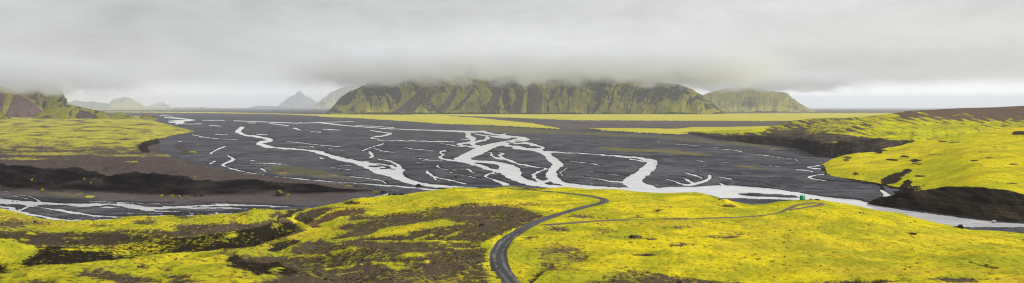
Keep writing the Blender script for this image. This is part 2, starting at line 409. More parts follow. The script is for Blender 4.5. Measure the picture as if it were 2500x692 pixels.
ymask = paint(np.zeros_like(PX), PX, PY, [
    (P, [(790,279.6),(1050,281.0),(1100,283.5),(1180,291),(1300,304),(1370,317.5),(1260,311),(1200,308),(1080,304),(950,295),(860,289),(780,285)], 1., .35, .8),
    (P, [(1010,279.0),(1180,279.4),(2100,276.5),(3300,276),(3300,300),(2000,297),(1700,296.5),(1400,295),(1300,291),(1200,286),(1080,282),(1000,281)], 1., .4, .8),
    (P, [(1440,316),(1560,316.5),(1650,318),(1690,313.5),(1760,313.5),(1880,311),(2000,311),(2000,326),(1840,322.5),(1720,327),(1650,331),(1560,326),(1470,321)], 1., .35, .8),
    (P, [(-800,273),(330,272.6),(500,274),(700,277.5),(800,280),(795,284),(690,280),(500,276.5),(300,275),(-800,276)], .75, .5, .8),
    (P, [(150,266.8),(420,267.5),(420,269),(150,269)], .6, .4, .3)], rag, 4.0)
olive = paint(np.zeros_like(PX), PX, PY, [
    (P, [(1140,308),(1200,309),(1300,314),(1400,322),(1480,324),(1560,330),(1640,333),(1700,338),(1500,335),(1400,328),(1230,326),(1150,316)], .62, 1.5, 2.5),
    (P, [(1440,357),(1520,362),(1650,366),(1740,378),(1700,382),(1600,373),(1500,370)], .75, 1.2, 1.5),
    (P, [(1600,330),(1700,335),(1760,348),(1830,352),(1800,356),(1700,350),(1620,340)], .55, 1.2, 2),
    (P, [(1760,345),(1800,346),(1880,358),(1970,366),(1900,366),(1800,356)], .6, 1, 1.5),
    (P, [(1785,405),(1830,406),(1885,415),(1830,413)], .95, .8, .5), (P, [(1430,340),(1500,342),(1560,347),(1500,346)], .6, 1, 1), (P, [(1690,376),(1750,380),(1720,383)], .6, .8, .6),
    (P, [(655,404),(700,404),(780,416),(840,428),(880,438),(800,438),(740,430),(680,428),(652,418)], .56, 1.5, 2.5),
    (P, [(440,480),(560,480),(700,478),(800,482),(700,486),(500,486)], .35, 1.5, 2),
    (P, [(110,471),(190,475),(240,484),(180,484),(120,477)], .6, 1.5, 2), (P, [(-300,522),(0,524),(60,530),(180,548),(300,553),(300,570),(-300,570)], .75, 2, 3)], rag, 4.0)
brown = paint(np.zeros_like(PX), PX, PY, [
    (P, [(1060,282),(1400,294),(1900,296),(1900,312),(1690,313),(1640,318),(1500,315),(1380,318),(1250,302)], .85, .8, 1.2),
    (P, [(1900,264),(3300,264),(3300,278),(1900,279)], .6, .8, .5),
    (P, [(-300,465),(0,466),(300,474),(700,480),(900,482),(900,500),(700,500),(300,492),(0,478),(-300,470)], .6, 3, 4)], rag, 4.0)
brown = paint(brown, PX, PY, [(P, [(1050,281.5),(1180,283),(1400,299),(1640,312.5),(1630,314),(1390,303),(1200,291),(1060,283)], .0, .6, .5)], rag, 4.0)
tint = paint(np.zeros_like(PX), PX, PY, [(E, (690,423,16,3), .9, 1, 1.5)], rag)
ymask = paint(ymask, PX, PY, [(E, (690,423,13,2.5), .55, 1, 1.5), (E, (222,482,16,2.2), .6, .8, 1.2), (E, (195,476,22,1.3), .5, .8, .8)], rag)
near = np.clip((PY - 300) / 60, 0, 1)
wet = wmask.copy()
for _ in range(3):
    wet[:, 1:-1] = np.maximum(wet[:, 1:-1], (wet[:, :-2] + wet[:, 1:-1] + wet[:, 2:]) / 2.4)
    wet[1:-1] = np.maximum(wet[1:-1], (wet[:-2] + wet[2:] + wet[1:-1]) / 2.6)
wet = np.clip(wet, 0, 1)
oldc = ridged(XX / 120 + 1.2 * fbm(XX / 170, YY / 170, 3, 44), YY / 210 + 1.2 * fbm(XX / 170, YY / 170, 3, 45), 4, 46)
oldc = sstep(.45, .8, oldc)
scar = ridged(XX / 260 + fbm(XX / 300, YY / 300, 2, 4), YY / 90, 3, 41)
land = (1 - wmask)
Z = np.full_like(PX, PLAIN) + .0
Z += land * (.25 + .7 * fbm(XX / 60, YY / 40, 4, 2) * near + .7 * sstep(.35, .75, scar) * near - .45 * oldc * near + .5 * fbm(XX / 9, YY / 9, 3, 6) * near)
chan = land
Z = Z - 1.9 * wmask
Z += sstep(.3, .7, ymask) * np.clip(6 * 3000 / YY * (YY / 3000) , 0, 6) * (YY < 7000) * (PY < 340)
o = grid_mesh('gravel_plain', XX, YY, Z, {'moss': ymask, 'olive': olive, 'brown': brown, 'tint': tint, 'wet': wet, 'old': oldc * np.clip((PY - 275) / 30, 0, 1)}, M_PLAIN)
tag(o, 'dark grey braided gravel plain with yellow moss bands far off', 'gravel plain', 'structure')

# water: one level sheet, seen where the gravel is cut below it
rx = np.linspace(-1.3, 1.3, 60); ry = 178500 / np.linspace(8, 330, 60)[::-1]
RX, RY = np.meshgrid(rx, ry)
o = grid_mesh('river', RX * RY, RY, np.full_like(RX, PLAIN - .55), {}, M_WATER)
tag(o, 'pale silty river water braiding over the dark gravel plain', 'river', 'structure')
# sea
mS = MatB('sea_water', .35, .4)
n = mS.noise(.0004, 3, .5, (1, 4, 1)); mS.color(mS.mix(n, (.04, .09, .19), (.07, .12, .22)))
rx = np.linspace(.36, 1.9, 30); ry = np.array([27000, 41000, 60000, 90000, 119000.])
RX, RY = np.meshgrid(rx, ry); RX[0] += fbm(rx * 9, rx * 0, 3) * .01
RY = RY + (RY < 28000) * fbm(RX * 14, RX * 0, 3, 4) * 2500
tag(grid_mesh('sea', RX * RY, RY, np.full_like(RX, PLAIN + 8), {}, mS.m), 'thin blue strip of sea along the horizon', 'sea', 'structure')

# ------------------------------------------------------------------ FOREGROUND TERRACE
px = np.arange(-500, 3001, 1.6)
edge = K((-600,520),(0,524),(100,541),(200,546),(240,541),(300,533),(380,528),(450,529),(560,526),(600,527),(640,531),(660,527),(700,516),(740,511),(800,503),(860,488),(880,484),(920,484),(960,481),(1010,471),(1080,462),(1110,457),(1150,458),(1200,459),(1240,455),(1260,456),(1290,460),(1350,459),(1380,456),(1440,462),(1500,462),(1560,468),(1620,472),(1680,471),(1715,474),(1750,488),(1765,494),(1790,491.5),(1810,496),(1835,500),(1870,498),(1900,492),(1950,488),(1990,486),(2030,492),(2080,500),(2150,515),(2200,520),(2230,530),(2290,545),(2330,552),(2345,552),(2360,561),(2440,564),(2500,570),(3000,600))
Ye = K((-600,600),(0,600),(240,575),(380,565),(560,560),(680,545),(760,525),(860,505),(1000,492),(1240,485),(1380,485),(1560,448),(1690,445),(1750,408),(1790,402),(1830,398),(1950,405),(2030,400),(2150,385),(2290,375),(2350,375),(2500,395),(3000,400))
V = K((-600,690),(0,672),(60,657),(100,650),(200,645),(286,638),(420,622),(500,615),(574,608),(624,604),(686,588),(755,558),(790,550),(850,545),(3000,560))
Rg = K((-600,600),(0,596),(85,600),(124,597),(248,607),(261,600),(323,590),(420,582),(500,575),(574,562),(648,543),(698,540),(735,556),(755,557),(790,548),(850,541),(3000,550))
e_, ye = edge(px), Ye(px)
def gsm(v, sg):
    k = np.exp(-.5 * (np.arange(-3 * sg, 3 * sg + 1) / sg) ** 2); k /= k.sum()
    return np.convolve(np.r_[np.full(3 * sg, v[0]), v, np.full(3 * sg, v[-1])], k, 'valid')
es, ys_ = gsm(e_, 34), gsm(ye, 34)
zn = zof(692, 185.0)
# plain slope between the near point and the edge, then valley cut in for the left half
def lin(t): Y = 185 + (ys_ - 185) * t; return Y, zn + (zof(es, ys_) - zn) * t
left = sstep(860, 740, px)
Yv_l = np.interp(V(px), [540, 590, 620, 650, 690], [395, 335, 300, 255, 215]); Yr_l = Yv_l + 3 + (V(px) - Rg(px)) * .33
Yv0, zv0 = lin(.35); Yr0, zr0 = lin(.45)
Yv = Yv_l * left + Yv0 * (1 - left); zv = zof(V(px), Yv_l) * left + zv0 * (1 - left)
Yr = Yr_l * left + Yr0 * (1 - left); zr = zof(Rg(px), Yr_l) * left + zr0 * (1 - left)
Ym = Yr + (ys_ - Yr) * .55; zm = zr + (zof(es, ys_) - zr) * .54
Ym2 = Yr + (ys_ - Yr) * .84; zm2 = zr + (zof(es, ys_) - zr) * .84
Ym2 = np.minimum(Ym2, ye - 8)
Yv = gsm(Yv, 6); zv = gsm(zv, 6); Yr = gsm(Yr, 6); zr = gsm(zr, 6)
y0 = np.full_like(px, 24.); z0 = np.full_like(px, -17.)
y1 = np.full_like(px, 185.); z1 = np.full_like(px, zn)
# the shelf edge rolls over and drops to the river
zE = zof(e_, ye)
rowsT = [(y0, z0), (y1, z1), (Yv, zv), (Yr, zr), (Ym, zm), (Ym2, zm2), (ye, zE), (ye + 6, zE - 4), (ye + 12 + (zE - PLAIN + 3) * 1.2, np.full_like(px, PLAIN - 3))]
T = Sheet(px, rowsT, [90, 150, 70, 110, 80, 60, 6, 24], blur=6)
road_pts = [(1238,461),(1300,465.5),(1380,472),(1430,478),(1460,483),(1477,490),(1462,498),(1420,508),(1370,522),(1320,539),(1280,558),(1250,578),(1228,600),(1217,625),(1222,650),(1240,675),(1262,700),(1300,745),(1350,820),(1430,930),(1540,1080)]
track_pts = [(1322,551),(1345,549),(1400,545),(1480,539),(1600,536),(1750,533),(1850,528),(1900,521),(1922,512),(1945,502),(1975,497),(2008,497),(1990,504),(1950,510),(1915,516)]
rd = sd_line(T.px, T.py, smooth_line([(a, b, 0.) for a, b in road_pts]), 3.0)
td = sd_line(T.px, T.py, smooth_line([(a, b, 0.) for a, b in track_pts]), 3.0)
flat = sstep(2.5, 9, -rd) * sstep(1.5, 6, -td)
inner = np.clip((ye[None] - T.Y) / 60, 0, 1) * flat
lf = sstep(1250, 900, T.px)
rel = fbm(T.X / 70, T.Y / 55, 4, 3) * (3.4 + 4.2 * lf) + fbm(T.X / 14, T.Y / 12, 4, 8) * 1.4 + fbm(T.X / 3.2, T.Y / 3.2, 3, 12) * .45
# gullied relief on the left: sinuous ridges running away to the right
u = T.X * .35 + T.Y * .94 + 14 * fbm(T.X / 60, T.Y / 60, 3, 14)
rel += lf * (ridged(u / 46, T.X / 260, 3, 6) * 3.2)
T.Z += rel * inner
# knolls
def knoll(x0, y0, rx, ry, h):
    T.Z += h * np.exp(-((T.px - x0) / rx) ** 2 - ((T.py - y0) / ry) ** 2)
rg0 = fbm(T.X / 9, T.Y / 9, 4, 50)
for a in ((640,560,70,14,3.0),(180,575,90,8,1.5),(600,650,60,12,2.2),(690,600,30,9,1.6),(870,497,24,5,2.0),(1770,503,24,7,3.0),(1690,480,50,8,1.2),(2400,640,80,14,2.0),(1050,650,130,16,1.8),(305,612,44,12,1.2),(40,610,60,16,3.2)):
    knoll(*a)
T.reproj()
nz = fbm(T.X / 16, T.Y / 16, 5, 60) * 1.2
tx, ty = T.px + fbm(T.X/22, T.Y/22, 4, 71) * 16, T.py + fbm(T.X/22, T.Y/22, 4, 75) * 4.5
moss = .95 - .27 * sstep(950, 640, T.px) + .05 * fbm(T.X / 30, T.Y / 30, 3, 91)
def EP(x, y, rx, ry, v, s=1.2, r=1.5): return (E, (x, y, rx, ry), v, s, r)
gm = [
 (P, [(860,520),(905,527),(1000,521),(1060,508),(1130,501),(1230,499),(1300,514),(1335,526),(1290,547),(1250,562),(1225,582),(1205,602),(1192,640),(1210,700),(1230,800),(480,800),(600,700),(650,690),(710,664),(640,672),(560,652),(600,628),(700,620),(725,600),(760,592),(800,584),(860,565),(800,560),(835,545)], .16, 2, 3),
 # grass-green ribbons over the brown
 (P, [(800,590),(860,583),(900,572),(960,556),(1020,545),(1090,534),(1095,540),(1150,547),(1080,551),(1020,561),(985,573),(960,575),(900,583),(860,589)], .8, 1.5, 3),
 (P, [(700,560),(760,556),(800,550),(850,540),(900,535),(840,548),(800,560),(750,572),(690,590),(640,600),(660,585)], .95, 1, 1.5),
 (L, [(985,590,1.8),(1050,592,2.2),(1140,592,1.5)], .85, 1, 1), (L, [(1010,586,1.2),(1050,573,1.4)], .8, 1, 1), (L, [(1078,597,1.2),(1110,600,1.2)], .8, 1, 1), (L, [(1100,605,1.2),(1125,608,1.4),(1168,605,1)], .8, 1, .8),
 (L, [(890,589,1.5),(930,590,2),(985,588,1)], .8, 1, 1), (L, [(1085,577,1.5),(1110,571,3),(1118,567,1.5)], .6, 1, 1.5),
 EP(1008,623,26,4,.95,.8,.8), (L, [(1035,621,1.6),(1070,617,1.2)], .8, 1, .8), EP(950,647,30,3.5,.9,1,1.2), EP(975,656,26,4,.85,1,1.5), EP(1042,641,9,4,.8,1,1.2),
 (L, [(800,659,1.4),(860,652,1),(915,641,1.3)], .8, 1, .8), (L, [(820,671,.9),(880,664,.9)], .6, 1, .8), (L, [(812,618,1.5),(840,612,2.4),(870,605,2.4)], .7, 1.5, 1.5),
 (L, [(830,545,1.5),(900,538,1.5),(980,533,1)], .6, 1, 1.2), (L, [(800,566,1.5),(830,563,1.5)], .7, 1, 1), (L, [(1135,527,1.5),(1180,525,1)], .6, 1, 1), (L, [(870,522,1),(930,519,1.4),(1000,520,1)], .75, 1, 1),
 (P, [(1160,596),(1190,591),(1222,578),(1226,588),(1207,604),(1199,640),(1189,640),(1185,606)], .88, 1.5, 1.5),
 (P, [(1182,645),(1198,644),(1206,668),(1222,692),(1240,760),(1190,760),(1200,690),(1186,665)], .85, 1.5, 2), (P, [(1060,700),(1085,681),(1125,673),(1128,680),(1100,695),(1090,760),(1040,760)], .85, 1.5, 2),
 EP(1100,678,110,14,.36,6,3), EP(1030,680,40,8,.4,3,3),
 (P, [(740,700),(800,676),(860,680),(830,694),(800,760),(700,760)], .25, 2, 2),
 # left: dark bank and its moss
 (P, [(-500,606),(0,606),(85,602),(124,597),(248,608),(261,601),(323,591),(420,583),(500,576),(574,563),(648,543),(700,540),(735,557),(745,565),(686,587),(624,603),(574,606),(500,613),(420,619),(286,636),(200,643),(100,648),(60,655),(0,670),(-500,690)], .12, 1.5, 2),
 (P, [(-500,560),(0,565),(60,563),(130,568),(200,568),(300,565),(400,560),(470,549),(600,546),(690,537),(700,543),(500,576),(400,584),(260,601),(90,600),(0,592),(-500,592)], .12, 1.5, 2),
 (P, [(-300,592),(20,592),(85,599),(96,610),(80,625),(62,640),(45,658),(20,666),(0,640),(-300,660)], .75, 1.5, 2),
 EP(305,612,42,13,.66,4,5), EP(480,592,70,9,.36,3,4), EP(565,574,12,6,.6,2,4), (L, [(155,608,2),(235,612,2.4)], .85, 1, 1.5), EP(660,552,26,5,.4,2,3), EP(350,606,60,12,.5,3,4),
 EP(412,561,15,2.6,.9,1,1), EP(78,572,10,2.4,.9,1,.8), EP(62,585,11,2,.85,1,.8), EP(10,588,25,3,.8,1,1), (L, [(160,580,1),(200,582,1.3)], .6, 1, 1.5), EP(330,571,40,2,.6,1,1), EP(622,541,14,2,.8,1,1),
 (P, [(-500,527),(0,530),(60,540),(150,552),(110,556),(130,562),(60,560),(0,562),(-500,560)], .44, 2, 3), EP(300,546,45,8,.92,2,3), EP(180,556,80,4,.75,2,2), EP(350,544,30,6,.2,1.5,2), EP(250,552,30,4,.35,2,3), EP(450,530,30,2.6,.25,1,1.5), EP(30,545,50,9,.35,3,3),
 # gully sides
 (P, [(672,535),(700,516),(742,510),(735,515),(705,530),(680,536)], .1, 1, 1), (P, [(655,532),(680,518),(690,520),(665,533)], .15, 1, 1),
 (P, [(718,532),(740,518),(790,508),(838,507),(800,522),(770,534),(762,545),(790,556),(765,558),(742,548)], .1, 1, 1.5),
 (P, [(742,545),(765,556),(800,545),(830,531),(882,524),(900,512),(870,508),(830,512),(790,530),(762,540)], .08, 1, 1),
 (L, [(850,512,1),(905,508,.6)], .8, .8, .6), (L, [(800,520,.8),(835,510,1)], .9, .8, .6), EP(826,512,8,2,.9,.8,.8), (L, [(780,552,1),(830,535,1.2)], .8, .8, .8),
 EP(856,496,18,4.5,.15,1,1), EP(900,499,30,1.6,.35,.8,.8), EP(880,508,40,1.5,.5,.8,.8),
 (P, [(552,637),(570,622),(592,632),(575,641)], .1, 1, 1), (P, [(558,650),(590,638),(620,638),(640,645),(680,640),(700,652),(740,663),(700,672),(660,668),(630,674),(610,660),(580,656)], .1, 1, 2),
 (P, [(648,614),(680,592),(705,585),(724,592),(700,608),(670,618)], .1, 1, 1.5), EP(672,660,16,4,.85,1,1.5), EP(700,625,60,3,.7,1.5,2),
 (P, [(180,669),(230,664),(300,671),(370,681),(400,692),(300,694),(240,682),(190,676)], .16, 1, 2), EP(100,694,40,7,.2,1.5,2), EP(345,655,12,2.6,.15,1,1), EP(402,660,16,4,.12,1,1), EP(425,677,30,5,.15,1,1.2), EP(440,690,30,6,.2,1,1.5), EP(220,657,12,1.5,.3,1,1), EP(330,663,10,1.5,.3,1,1), (L, [(495,630,1),(550,619,1.2)], .3, 1, 1),(L, [(20,678,1.2),(65,676,1.2)], .35, 1, 1.2),
 # right of the road
 EP(1366,622,66,24,.44,5,5), EP(1415,634,22,7,.14,2,2), EP(1570,623,35,5,.1,1,1), EP(1551,582,20,6,.25,1.5,2), EP(1587,586,15,3,.15,1,1), EP(1498,582,15,2,.2,1,1), EP(1653,600,23,2.8,.12,1,1), EP(1661,557,22,4.5,.2,1,1), EP(1663,557,10,1.5,.7,.8,.6),
 EP(1767,581,38,3,.15,1,1), EP(1794,573,25,2,.2,1,1), EP(1775,503,22,4.5,.12,1.2,1.5), EP(1600,517,8,4,.2,1,1), EP(1623,506,15,1.5,.3,.8,.8), EP(1557,532,16,2,.25,1,1), EP(1426,531,48,6,.42,2,3), EP(1362,561,38,8,.36,2,3), EP(1290,585,15,6,.45,2,2),
 (P, [(1430,684),(1500,670),(1570,664),(1640,675),(1720,688),(1810,694),(1850,760),(1450,760)], .30, 2, 4), EP(1350,655,60,12,.42,4,4), EP(1480,566,42,8,.5,3,4), EP(1620,560,16,2,.4,1,1), (L, [(1288,692,1.5),(1305,676,2.6),(1318,662,1.6),(1345,650,.8)], .2, 1, 2), EP(1518,657,14,1.6,.3,1,1), EP(1535,548,8,1.4,.4,.8,.8),
 EP(2230,572,14,3,.2,1,1.5), (L, [(2360,641,1),(2390,648,3),(2425,656,2)], .15, 1, 2), EP(2090,690,95,5,.12,1,1.5), EP(2345,685,72,6,.2,1.5,3), EP(1923,561,6,2,.3,.8,.8), EP(1300,501,42,5,.4,2,2.5), EP(1180,502,30,4,.3,1.5,2), EP(1869,577,12,2,.5,1,1), (L, [(2440,684,.8),(2500,668,1)], .3, 1, 1),
 (L, [(1100,460,1.2),(1150,458,2.0),(1180,462,1)], .2, .8, 1.2), (L, [(1240,457,1),(1300,462,1.5),(1345,461,1)], .25, .8, 1.2), EP(1620,470,26,1.5,.3,.8,.6), EP(1700,476,25,2,.3,.8,1), EP(2340,554,14,3,.2,1,1), EP(2290,543,8,1.5,.2,1,1),
]
gm = [(a_, b_, v_ if v_ > .3 else v_ + .05, s_ * 3.0, r_ * 1.3) for a_, b_, v_, s_, r_ in gm]
moss = paint(moss, tx, ty, gm, nz, 3.2)
dark = paint(np.zeros_like(T.px), tx, ty, [
 (P, [(-500,606),(0,606),(85,602),(124,597),(248,608),(323,591),(420,583),(500,576),(574,563),(648,548),(700,544),(735,557),(686,587),(624,603),(500,613),(420,619),(286,636),(200,643),(100,648),(60,655),(0,670),(-500,690)], .85, 2, 3),
 (P, [(-500,572),(0,572),(130,572),(300,572),(420,570),(420,583),(260,601),(90,600),(0,592),(-500,592)], .35, 4, 4),
 (P, [(552,637),(570,622),(592,632),(575,641)], .7, 1, 1), (P, [(558,650),(590,638),(640,645),(680,640),(700,652),(740,663),(700,672),(660,668),(630,674),(610,660)], .8, 1, 2),
 (P, [(648,614),(680,592),(705,585),(724,592),(700,608),(670,618)], .6, 1, 1.5), (P, [(672,535),(700,516),(742,510),(705,530)], .55, 1, 1), EP(740,540,26,10,.6,2,3), EP(856,496,18,4.5,.4,1,1),
 EP(1775,503,22,4.5,.45,1.2,1.5), EP(1570,623,35,5,.3,1,1), (L, [(1100,460,1.2),(1150,458,2.0),(1180,462,1)], .8, .8, 1.2), (L, [(1240,457,1),(1300,462,1.5),(1345,461,1)], .8, .8, 1.2), (L, [(2360,641,1),(2390,648,3),(2425,656,2)], .8, 1, 2), EP(2230,572,14,3,.8,1,1.5), EP(2340,554,14,3,.8,1,1), (L, [(1288,692,1.2),(1305,676,2),(1318,662,1.2)], .7, 1, 2), EP(930,583,40,3,.5,1.5,1)], nz, 3.2)
tintT = paint(np.zeros_like(T.px), tx, ty, [
 (P, [(-500,521),(0,524),(60,536),(180,548),(230,552),(150,556),(0,540),(-500,540)], 1.0, 2, 2), EP(720,575,60,8,.55,4,3), (L, [(700,542,1.5),(745,556,2.5),(780,562,2),(860,545,2)], .6, 2, 1.5),
 EP(1600,503,60,4,.6,3,3), EP(1480,520,60,8,.3,4,3), EP(1640,548,60,4,.7,3,3), EP(1500,550,60,5,.55,3,3), EP(2200,665,260,10,.6,6,4), EP(2330,582,120,8,.5,4,4), EP(2020,600,220,10,.35,8,5), EP(1900,585,120,6,.35,5,4), EP(2480,690,60,14,.9,4,3), EP(1650,500,80,4,.3,3,3)], nz, 3.2)
red = paint(np.zeros_like(T.px), tx, ty, [(P, [(742,545),(765,556),(800,545),(830,531),(882,524),(900,512),(870,508),(830,512),(790,530),(762,540),(725,530)], 1., 1.5, 2), EP(980,520,120,8,.35,4,3), EP(1240,498,50,3,.5,2,2), EP(660,526,18,5,.4,2,2), EP(1366,622,60,22,.5,5,5)], nz, 3.2)
# skirt below the shelf edge is bare dark bank
skirt = T.Y > (ye[None] + 1.5)
moss = np.where(skirt, .1, moss); dark = np.where(skirt, .75, dark)
# tufty moss stands above the bare ash
T.Z += (sstep(.4, .6, moss + nz * .2) * .35) * inner
T.reproj()
o = grid_mesh('hillside', T.X, T.Y, T.Z, {'moss': moss, 'dark': dark, 'tint': tintT, 'red': red}, M_TERR)
tag(o, 'bright yellow moss shelf with brown ash patches below the viewpoint', 'hillside', 'structure')

def ribbon(name, pts, half, mat, lift, n=9, crown=.0):
    pts = smooth_line([(a, b, 0) for a, b in pts], 8)
    W = [T.at_pix(a, b) for a, b, _ in pts]
    # resample evenly
    W = np.array(W); d = np.r_[0, np.cumsum(np.hypot(np.diff(W[:, 0]), np.diff(W[:, 1])))]
    m = int(d[-1] / 1.0) + 2
    s = np.linspace(0, d[-1], m)
    x = np.interp(s, d, W[:, 0]); y = np.interp(s, d, W[:, 1])
    ker = np.ones(9) / 9
    xp = np.r_[[x[0]] * 4, x, [x[-1]] * 4]; yp = np.r_[[y[0]] * 4, y, [y[-1]] * 4]
    x = np.convolve(xp, ker, 'valid'); y = np.convolve(yp, ker, 'valid')
    tx_, ty_ = np.gradient(x), np.gradient(y); l = np.hypot(tx_, ty_) + 1e-9
    nx, ny = -ty_ / l, tx_ / l
    w = np.interp(s, np.linspace(0, d[-1], len(half)), half) * (1 + .16 * fbm(s / 9, s * 0, 2, 2))
    a = np.linspace(-1, 1, n)
    X = x[:, None] + nx[:, None] * a[None] * w[:, None]; Yy = y[:, None] + ny[:, None] * a[None] * w[:, None]
    Zz = np.array([[T.at_xy(X[i, j], Yy[i, j]) for j in range(n)] for i in range(m)])
    ctr = Zz.copy()
    for _ in range(3):
        ctr[1:-1] = (ctr[:-2] + ctr[1:-1] + ctr[2:]) / 3
    Zz = np.maximum(ctr, Zz) + lift
    rut = -.06 * np.exp(-((np.abs(a) - .4) / .12) ** 2); Zz += rut[None]
    Zz[:, 0] -= lift * 1.6 + .1; Zz[:, -1] -= lift * 1.6 + .1
    return grid_mesh(name, X, Yy, Zz, {'across': np.broadcast_to(a[None], X.shape).copy()}, mat), (x, y)
o, road_xy = ribbon('gravel_road', road_pts, [2.2, 2.6, 2.9, 3.0, 3.0], M_ROAD, .16)
tag(o, 'dark gravel road with pale wheel ruts curving over the moss', 'road', 'structure')
o, _ = ribbon('dirt_track', track_pts, [2.8, 2.0, 1.5, 1.4, 1.8, 2.1, 1.7], M_TRACK, .12)
tag(o, 'narrow brown dirt track branching off and ending in a loop', 'track', 'structure')

# ------------------------------------------------------------------ LEFT PLATEAU
px = np.arange(-500, 966, 1.6)
B = K((-500,460),(0,462),(100,468),(200,470),(350,478),(450,483),(560,480),(680,478),(760,477),(860,475),(930,471),(965,470))
TT = K((-500,408),(0,408),(60,408),(95,412),(130,415),(190,412),(215,420),(250,429),(290,424),(330,420),(365,427),(400,432),(440,431),(480,434),(530,445),(565,441),(600,440),(640,441),(670,447),(700,450),(740,449),(780,455),(850,461),(900,464),(930,469),(965,470))
F1 = K((-500,371),(330,371),(350,372),(400,373),(430,385),(460,400),(520,412),(600,425),(700,437),(780,447),(870,457),(930,467),(965,469.5))
YB = Yplain(B(px)); YT = YB * (1.0 + .03 * sstep(960, 500, px)) + 1; zT = np.maximum(zof(TT(px), YT), PLAIN)
low = sstep(336, 396, px + 6 * fbm(px / 15, px * 0, 3, 77))
zF1 = -79 * (1 - low) + (PLAIN) * low; YF1 = -zF1 * F / (F1(px) - HY)
G = K((-500,352),(300,352),(345,345),(352,343),(395,340),(420,332),(465,324),(475,322),(480,330),(520,410),(965,465))
zG0 = -80 * (1 - low) + (PLAIN - 1) * low
YG = np.maximum(-zG0 * F / (G(px) - HY), YF1 + 3)
gone = sstep(473, 478, px)
zG1 = -80 * (1 - low) + (-95) * low; zG1 = zG1 * (1 - gone) + (PLAIN - 3) * gone
BK = K((-500,284),(340,284),(365,292),(392,300),(440,311),(474,321.5),(480,322),(965,340))
zB = -84 * (1 - low) + (-96) * low; zB = zB * (1 - gone) + (PLAIN - 3) * gone
YBk = np.maximum(-zB * F / (BK(px) - HY), YG * 1.004 + 8)
rowsP = [(YB - 3, np.full_like(px, PLAIN - 1.5)), (YB, np.full_like(px, PLAIN + .1)), (YB + (YT - YB) * .75, PLAIN + (zT - PLAIN) * .72), (YT, zT), (YT + (YF1 - YT) * .5, zT * .45 + zF1 * .55), (YF1, zF1), (YG, zG0), (YG * 1.001 + 6, zG1), (YG * 1.001 + 8 + (YBk - YG) * .25, zG1 + 0), (YBk, zB), (YBk * 1.05 + 20, np.full_like(px, PLAIN - 6))]
Pl = Sheet(px, rowsP, [3, 26, 14, 60, 60, 40, 6, 60, 90, 6], blur=2)
hgt = np.clip((Pl.Z - PLAIN) / 20, 0, 1)
bank = sstep(1.045, 1.0, Pl.Y / YT[None]) * sstep(0, .25, hgt)
# gullies cut the bank, spurs run down it
gul = ridged(Pl.X / 55 + .4 * fbm(Pl.X / 40, Pl.Y / 40, 2, 5), Pl.Y / 400, 3, 15)
Pl.Z += bank * (gul * 6.0 - 2.2) * hgt + hgt * (fbm(Pl.X / 120, Pl.Y / 150, 4, 7) * 3 + fbm(Pl.X / 22, Pl.Y / 30, 4, 17) * 1.0 + ridged(Pl.X / 300 + Pl.Y / 200, Pl.Y / 120, 3, 27) * 1.6) * np.clip((Pl.Y - YB[None]) / 60, .12, 1)
Pl.reproj()
nzp = fbm(Pl.px / 22, Pl.py / 3.5, 5, 61)
far = sstep(388, 340, Pl.py + nzp * 16)
mossP = .06 + (.64 + .9 * fbm(Pl.px / 50, Pl.py / 5, 3, 19)) * far
mossP = paint(mossP, Pl.px, Pl.py, [EP(300,380,60,3,.5,2,2), EP(60,388,70,3,.5,2,3), EP(120,376,90,4,.6,2,3), EP(410,380,40,3,.45,1.5,2), EP(245,368,50,2,.3,1,2), EP(70,350,80,3,.55,2,2), EP(320,395,20,2,.5,1,2), EP(590,442,30,2,.5,1,1.5), EP(610,425,30,2,.3,1,1)], nzp)
face = np.clip(bank * 1.4 * (Pl.Y < YT[None] * 1.004), 0, 1) * (Pl.px < 960)
inlet = ((Pl.px > 340) & (Pl.py > 338) & (Pl.py < 376) & (Pl.Y > YF1[None] * .995) & (Pl.Y < YG[None] * 1.006 + 8))
mossP = paint(mossP, Pl.px, Pl.py, [(P, [(366,344),(400,342),(440,336),(500,340),(520,372),(360,372)], .02, 1, 1.5)], nzp)
inl = paint(np.zeros_like(mossP), Pl.px, Pl.py, [(P, [(474,322),(420,332),(395,338),(368,342),(347,348),(336,360),(345,373),(368,374),(361,363),(368,355),(392,350),(404,343),(428,336)], 1., 1, 1.5)], nzp)
mossP = (mossP * (1 - inl)) * (1 - face) - .75 * face
darkP = np.clip(face * (.88 + .75 * fbm(Pl.X / 40, Pl.Z / 7, 4, 23)) + .25 * sstep(.2, .6, fbm(Pl.px / 60, Pl.py / 6, 3, 9)), 0, 1); darkP = np.clip(darkP + .8 * inl, 0, 1)
o = grid_mesh('plateau', Pl.X, Pl.Y, Pl.Z, {'moss': mossP, 'dark': darkP, 'tint': .1 * far, 'red': np.zeros_like(mossP)}, M_PLAT)
tag(o, 'brown ash plateau with black river-cut bank and dull yellow moss behind', 'plateau', 'structure')

# ------------------------------------------------------------------ RIGHT HILLS
# near slope with the black river cliff
px = np.arange(2004, 3001, 1.4)
base3 = K((2004,520),(2116,520),(2119,497),(2150,503),(2200,510),(2300,523),(2400,537),(2450,542),(2500,545),(3000,560))
top3 = K((2004,519),(2114,519),(2119,494),(2135,486),(2160,480),(2200,473),(2250,464),(2310,454),(2360,453),(2400,455),(2460,463),(2500,471),(3000,500))
n3 = sstep(2116, 2120, px)
Yb3 = Yplain(base3(px)); Yt3 = Yb3 + 4 + 24 * sstep(2116, 2300, px); zt3 = zof(top3(px), Yt3) * n3 + (PLAIN - 2) * (1 - n3)
base2 = K((2004,403),(2012,404),(2030,412),(2060,416),(2045,426),(2050,434),(2080,441),(2130,449),(2150,453),(2190,462),(2210,465),(2225,463),(3000,463))
b2 = np.interp(px, [2004,2012,2020,2040,2080,2130,2150,2190,2212,3000], [403,405,430,436,441,449,453,462,466,466])
